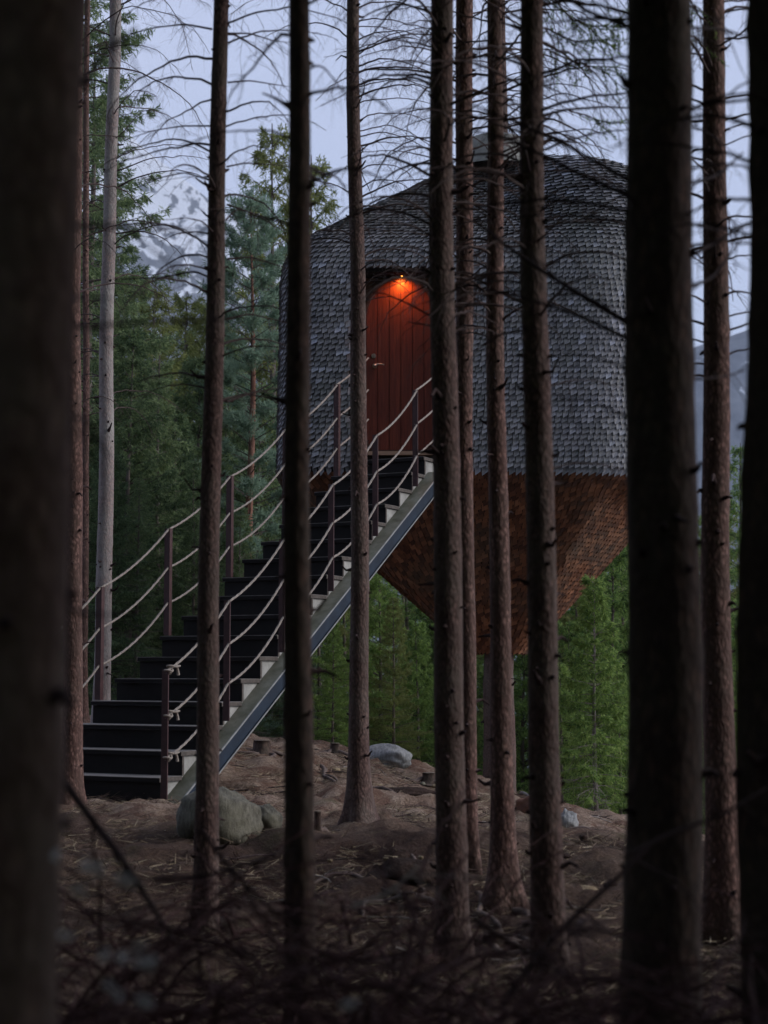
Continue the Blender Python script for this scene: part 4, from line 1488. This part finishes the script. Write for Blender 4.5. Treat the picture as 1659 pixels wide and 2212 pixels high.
# sticks on the floor
for i in range(64):
    u, d = g.uniform(520, 1340), (g.uniform(7.2, 13) if i < 30 else g.uniform(12.5, 17.5))
    x = (u - UC) / FPX * d
    a = g.normal(0, .5) + (math.pi if g.random() < .5 else 0)
    L = g.uniform(.15, .5)
    q = []
    for s in np.linspace(0, 1, 7):
        px, py = x + math.cos(a + .3 * math.sin(s * 3)) * L * s, d + math.sin(a) * L * s
        q.append((px, py, float(ground(px, py)) + .015 + .02 * math.sin(s * 3 + i)))
    m = MB()
    r = g.uniform(.004, .008)
    m.tube(q, np.linspace(r, r * .4, 7), 6)
    for _ in range(2):
        j = g.integers(2, 6)
        dv2 = unit(np.array([math.cos(a + g.normal(0, .8)), math.sin(a + g.normal(0, .8)), .25]))
        m.tube([np.array(q[j]), np.array(q[j]) + dv2 * L * .25], [r * .5, r * .2], 4)
    tag(m.build('stick', TWIG_PALE if i % 3 == 0 else TWIG, smooth=True, loc=q[0]), 'fallen twig lying on the needle covered forest floor', 'stick', 'fallen sticks on the forest floor')
for i in range(34):
    u, d = g.uniform(500, 1330), g.uniform(9, 17.5)
    x = (u - UC) / FPX * d
    if d > crest_y(x) - .5:
        continue
    r0 = g.uniform(.012, .035)
    th = np.linspace(0, math.pi, 9)
    ph = np.linspace(0, 2 * math.pi, 12, endpoint=False)
    TH, PH = np.meshgrid(th, ph, indexing='ij')
    rr = 1 + .18 * np.sin(2 * PH + i) * np.sin(TH) + .12 * np.cos(3 * TH + i) + .07 * np.sin(5 * PH + 2 * TH)
    P = np.stack([x + r0 * rr * np.sin(TH) * np.cos(PH), d + r0 * rr * np.sin(TH) * np.sin(PH), float(ground(x, d)) + .03 + r0 * .6 * rr * np.cos(TH)], -1).reshape(-1, 3)
    m = MB()
    ii = np.arange(8)[:, None] * 12
    jj = np.arange(12)[None]
    j2 = (jj + 1) % 12
    m.addq(P, np.stack([ii + jj, ii + 12 + jj, ii + 12 + j2, ii + j2], -1).reshape(-1, 4))
    tag(m.build('pebble', [ROCK, ROCK_TAN, EARTH][i % 3], smooth=True, loc=P[0]), 'small stone or clod lying loose on the forest floor', 'stone', 'loose stones on the forest floor')

# tangle of dead brushwood right in front of the camera
g = np.random.default_rng(202)
m = MB()
for i in range(820):
    d = g.uniform(3.0, 6.2)
    u = g.uniform(-80, 1740)
    x = (u - UC) / FPX * d
    zt = EYE - (.112 + .075 * g.random() ** .8 + .035 * (u > 1000)) * d
    z0 = max(float(ground(x, d)) + .0, zt - g.uniform(.1, .6))
    p = np.array([x, d, z0])
    a = g.uniform(0, 6.28)
    dead_branch(m, p, a, g.uniform(.35, .9), g.uniform(.1, 1.1), g.uniform(-.6, .3), g.uniform(.0028, .0065), g, .8, False, tw_len=.3)
TWIG_BRUSH = plain('brush_twig', (.036, .017, .018), (.10, .05, .049), 20, .85, .2)
tag(m.build('brushwood', TWIG_BRUSH), 'dark tangled dead brushwood in front, out of focus', 'brushwood', kind='stuff')

def fallen(pts, d, dd, r, label, seed, mat=TWIG_DARK, tw=6):
    g2 = np.random.default_rng(seed)
    c_ = MB()
    vline(c_, pts, d, r, r * .5, g2, tw, dd)
    p = at(pts[0][0], pts[0][1], d)
    return tag(c_.build('fallen_branch', mat, loc=p), label, 'branch')
fallen([(118, 1660), (190, 1760), (260, 1850), (330, 1960), (380, 2040)], 4.3, -.3, .011, 'straight dark fallen pole slanting down from the left trunk', 1)
fallen([(430, 1790), (500, 1880), (560, 1940), (640, 2010)], 4.2, 0, .007, 'blurred bare branch crossing the slim trunk base', 2)
fallen([(330, 1900), (450, 1890), (560, 1860), (640, 1835)], 4.2, .1, .006, 'thin blurred branch lying level above the brushwood at left', 3)
fallen([(1080, 2180), (1140, 2090), (1230, 1990), (1330, 1900), (1400, 1830)], 4.0, .2, .010, 'long blurred branch curving up across the lower right', 4)
fallen([(1350, 1850), (1450, 1800), (1560, 1760), (1659, 1700)], 4.0, .2, .006, 'faint thin branch before the two right hand trunks', 5)
fallen([(1030, 1990), (1090, 2030), (1180, 2080), (1250, 2120)], 4.2, .1, .009, 'thick blurred stick sagging between trunks at lower right', 6)
fallen([(760, 1960), (840, 1930), (905, 1870)], 3.9, .1, .006, 'pale blurred twig rising at the left of the straight trunk', 7, TWIG_PALE, 3)

# pale bark chips caught in the brushwood
g = np.random.default_rng(303)
for u, v in ((185, 1868), (212, 1875), (262, 1895), (280, 1905), (135, 2018), (150, 2024), (265, 2068), (298, 2078), (318, 2082), (300, 2045), (235, 2130), (255, 2150), (310, 2165), (120, 1848), (330, 2072), (225, 2064), (205, 1880), (756, 2170), (170, 1925)):
    d = g.uniform(2.25, 2.4)
    p = at(u, v, d)
    m = MB()
    a = g.uniform(0, 3.14)
    L, W_ = g.uniform(.008, .017), g.uniform(.005, .008)
    ex = np.array([math.cos(a) * .9, .3, math.sin(a) * .5]) * L
    ez = unit(np.cross(ex, [.2, 1, .1])) * W_
    th = np.array([0, .003, 0])
    ring = []
    for s in (0, 1):
        for k in range(8):
            b = k / 8 * 6.283
            rj = g.uniform(.7, 1.1)
            ring.append(p + ex * math.cos(b) * rj + ez * math.sin(b) * rj + th * s)
    m.add(ring, [tuple(range(7, -1, -1)), tuple(range(8, 16))] + [(k, (k + 1) % 8, (k + 1) % 8 + 8, k + 8) for k in range(8)])
    tag(m.build('bark_chip', FLAKE, loc=p), 'pale blurred bark chip caught in the dark brushwood at lower left' if u < 700 else 'lone pale bark chip in the brushwood at the bottom centre', 'bark chip', 'pale bark chips in the brushwood' if u < 700 else None)

# ------------------------------------------------------------------ evening air over the valley
m = MB()
m.box((-2700, -500, -160), (5400, 0, 0), (0, 3000, 0), (0, 0, 900))
hm = bpy.data.materials.new('haze')
hm.use_nodes = True
hm.node_tree.nodes.clear()
ho = hm.node_tree.nodes.new('ShaderNodeOutputMaterial')
hv = hm.node_tree.nodes.new('ShaderNodeVolumePrincipled')
hv.inputs['Color'].default_value = (.80, .88, 1.0, 1)
hv.inputs['Density'].default_value = .00017
hm.node_tree.links.new(hv.outputs[0], ho.inputs['Volume'])
tag(m.build('haze', hm), kind='stuff')
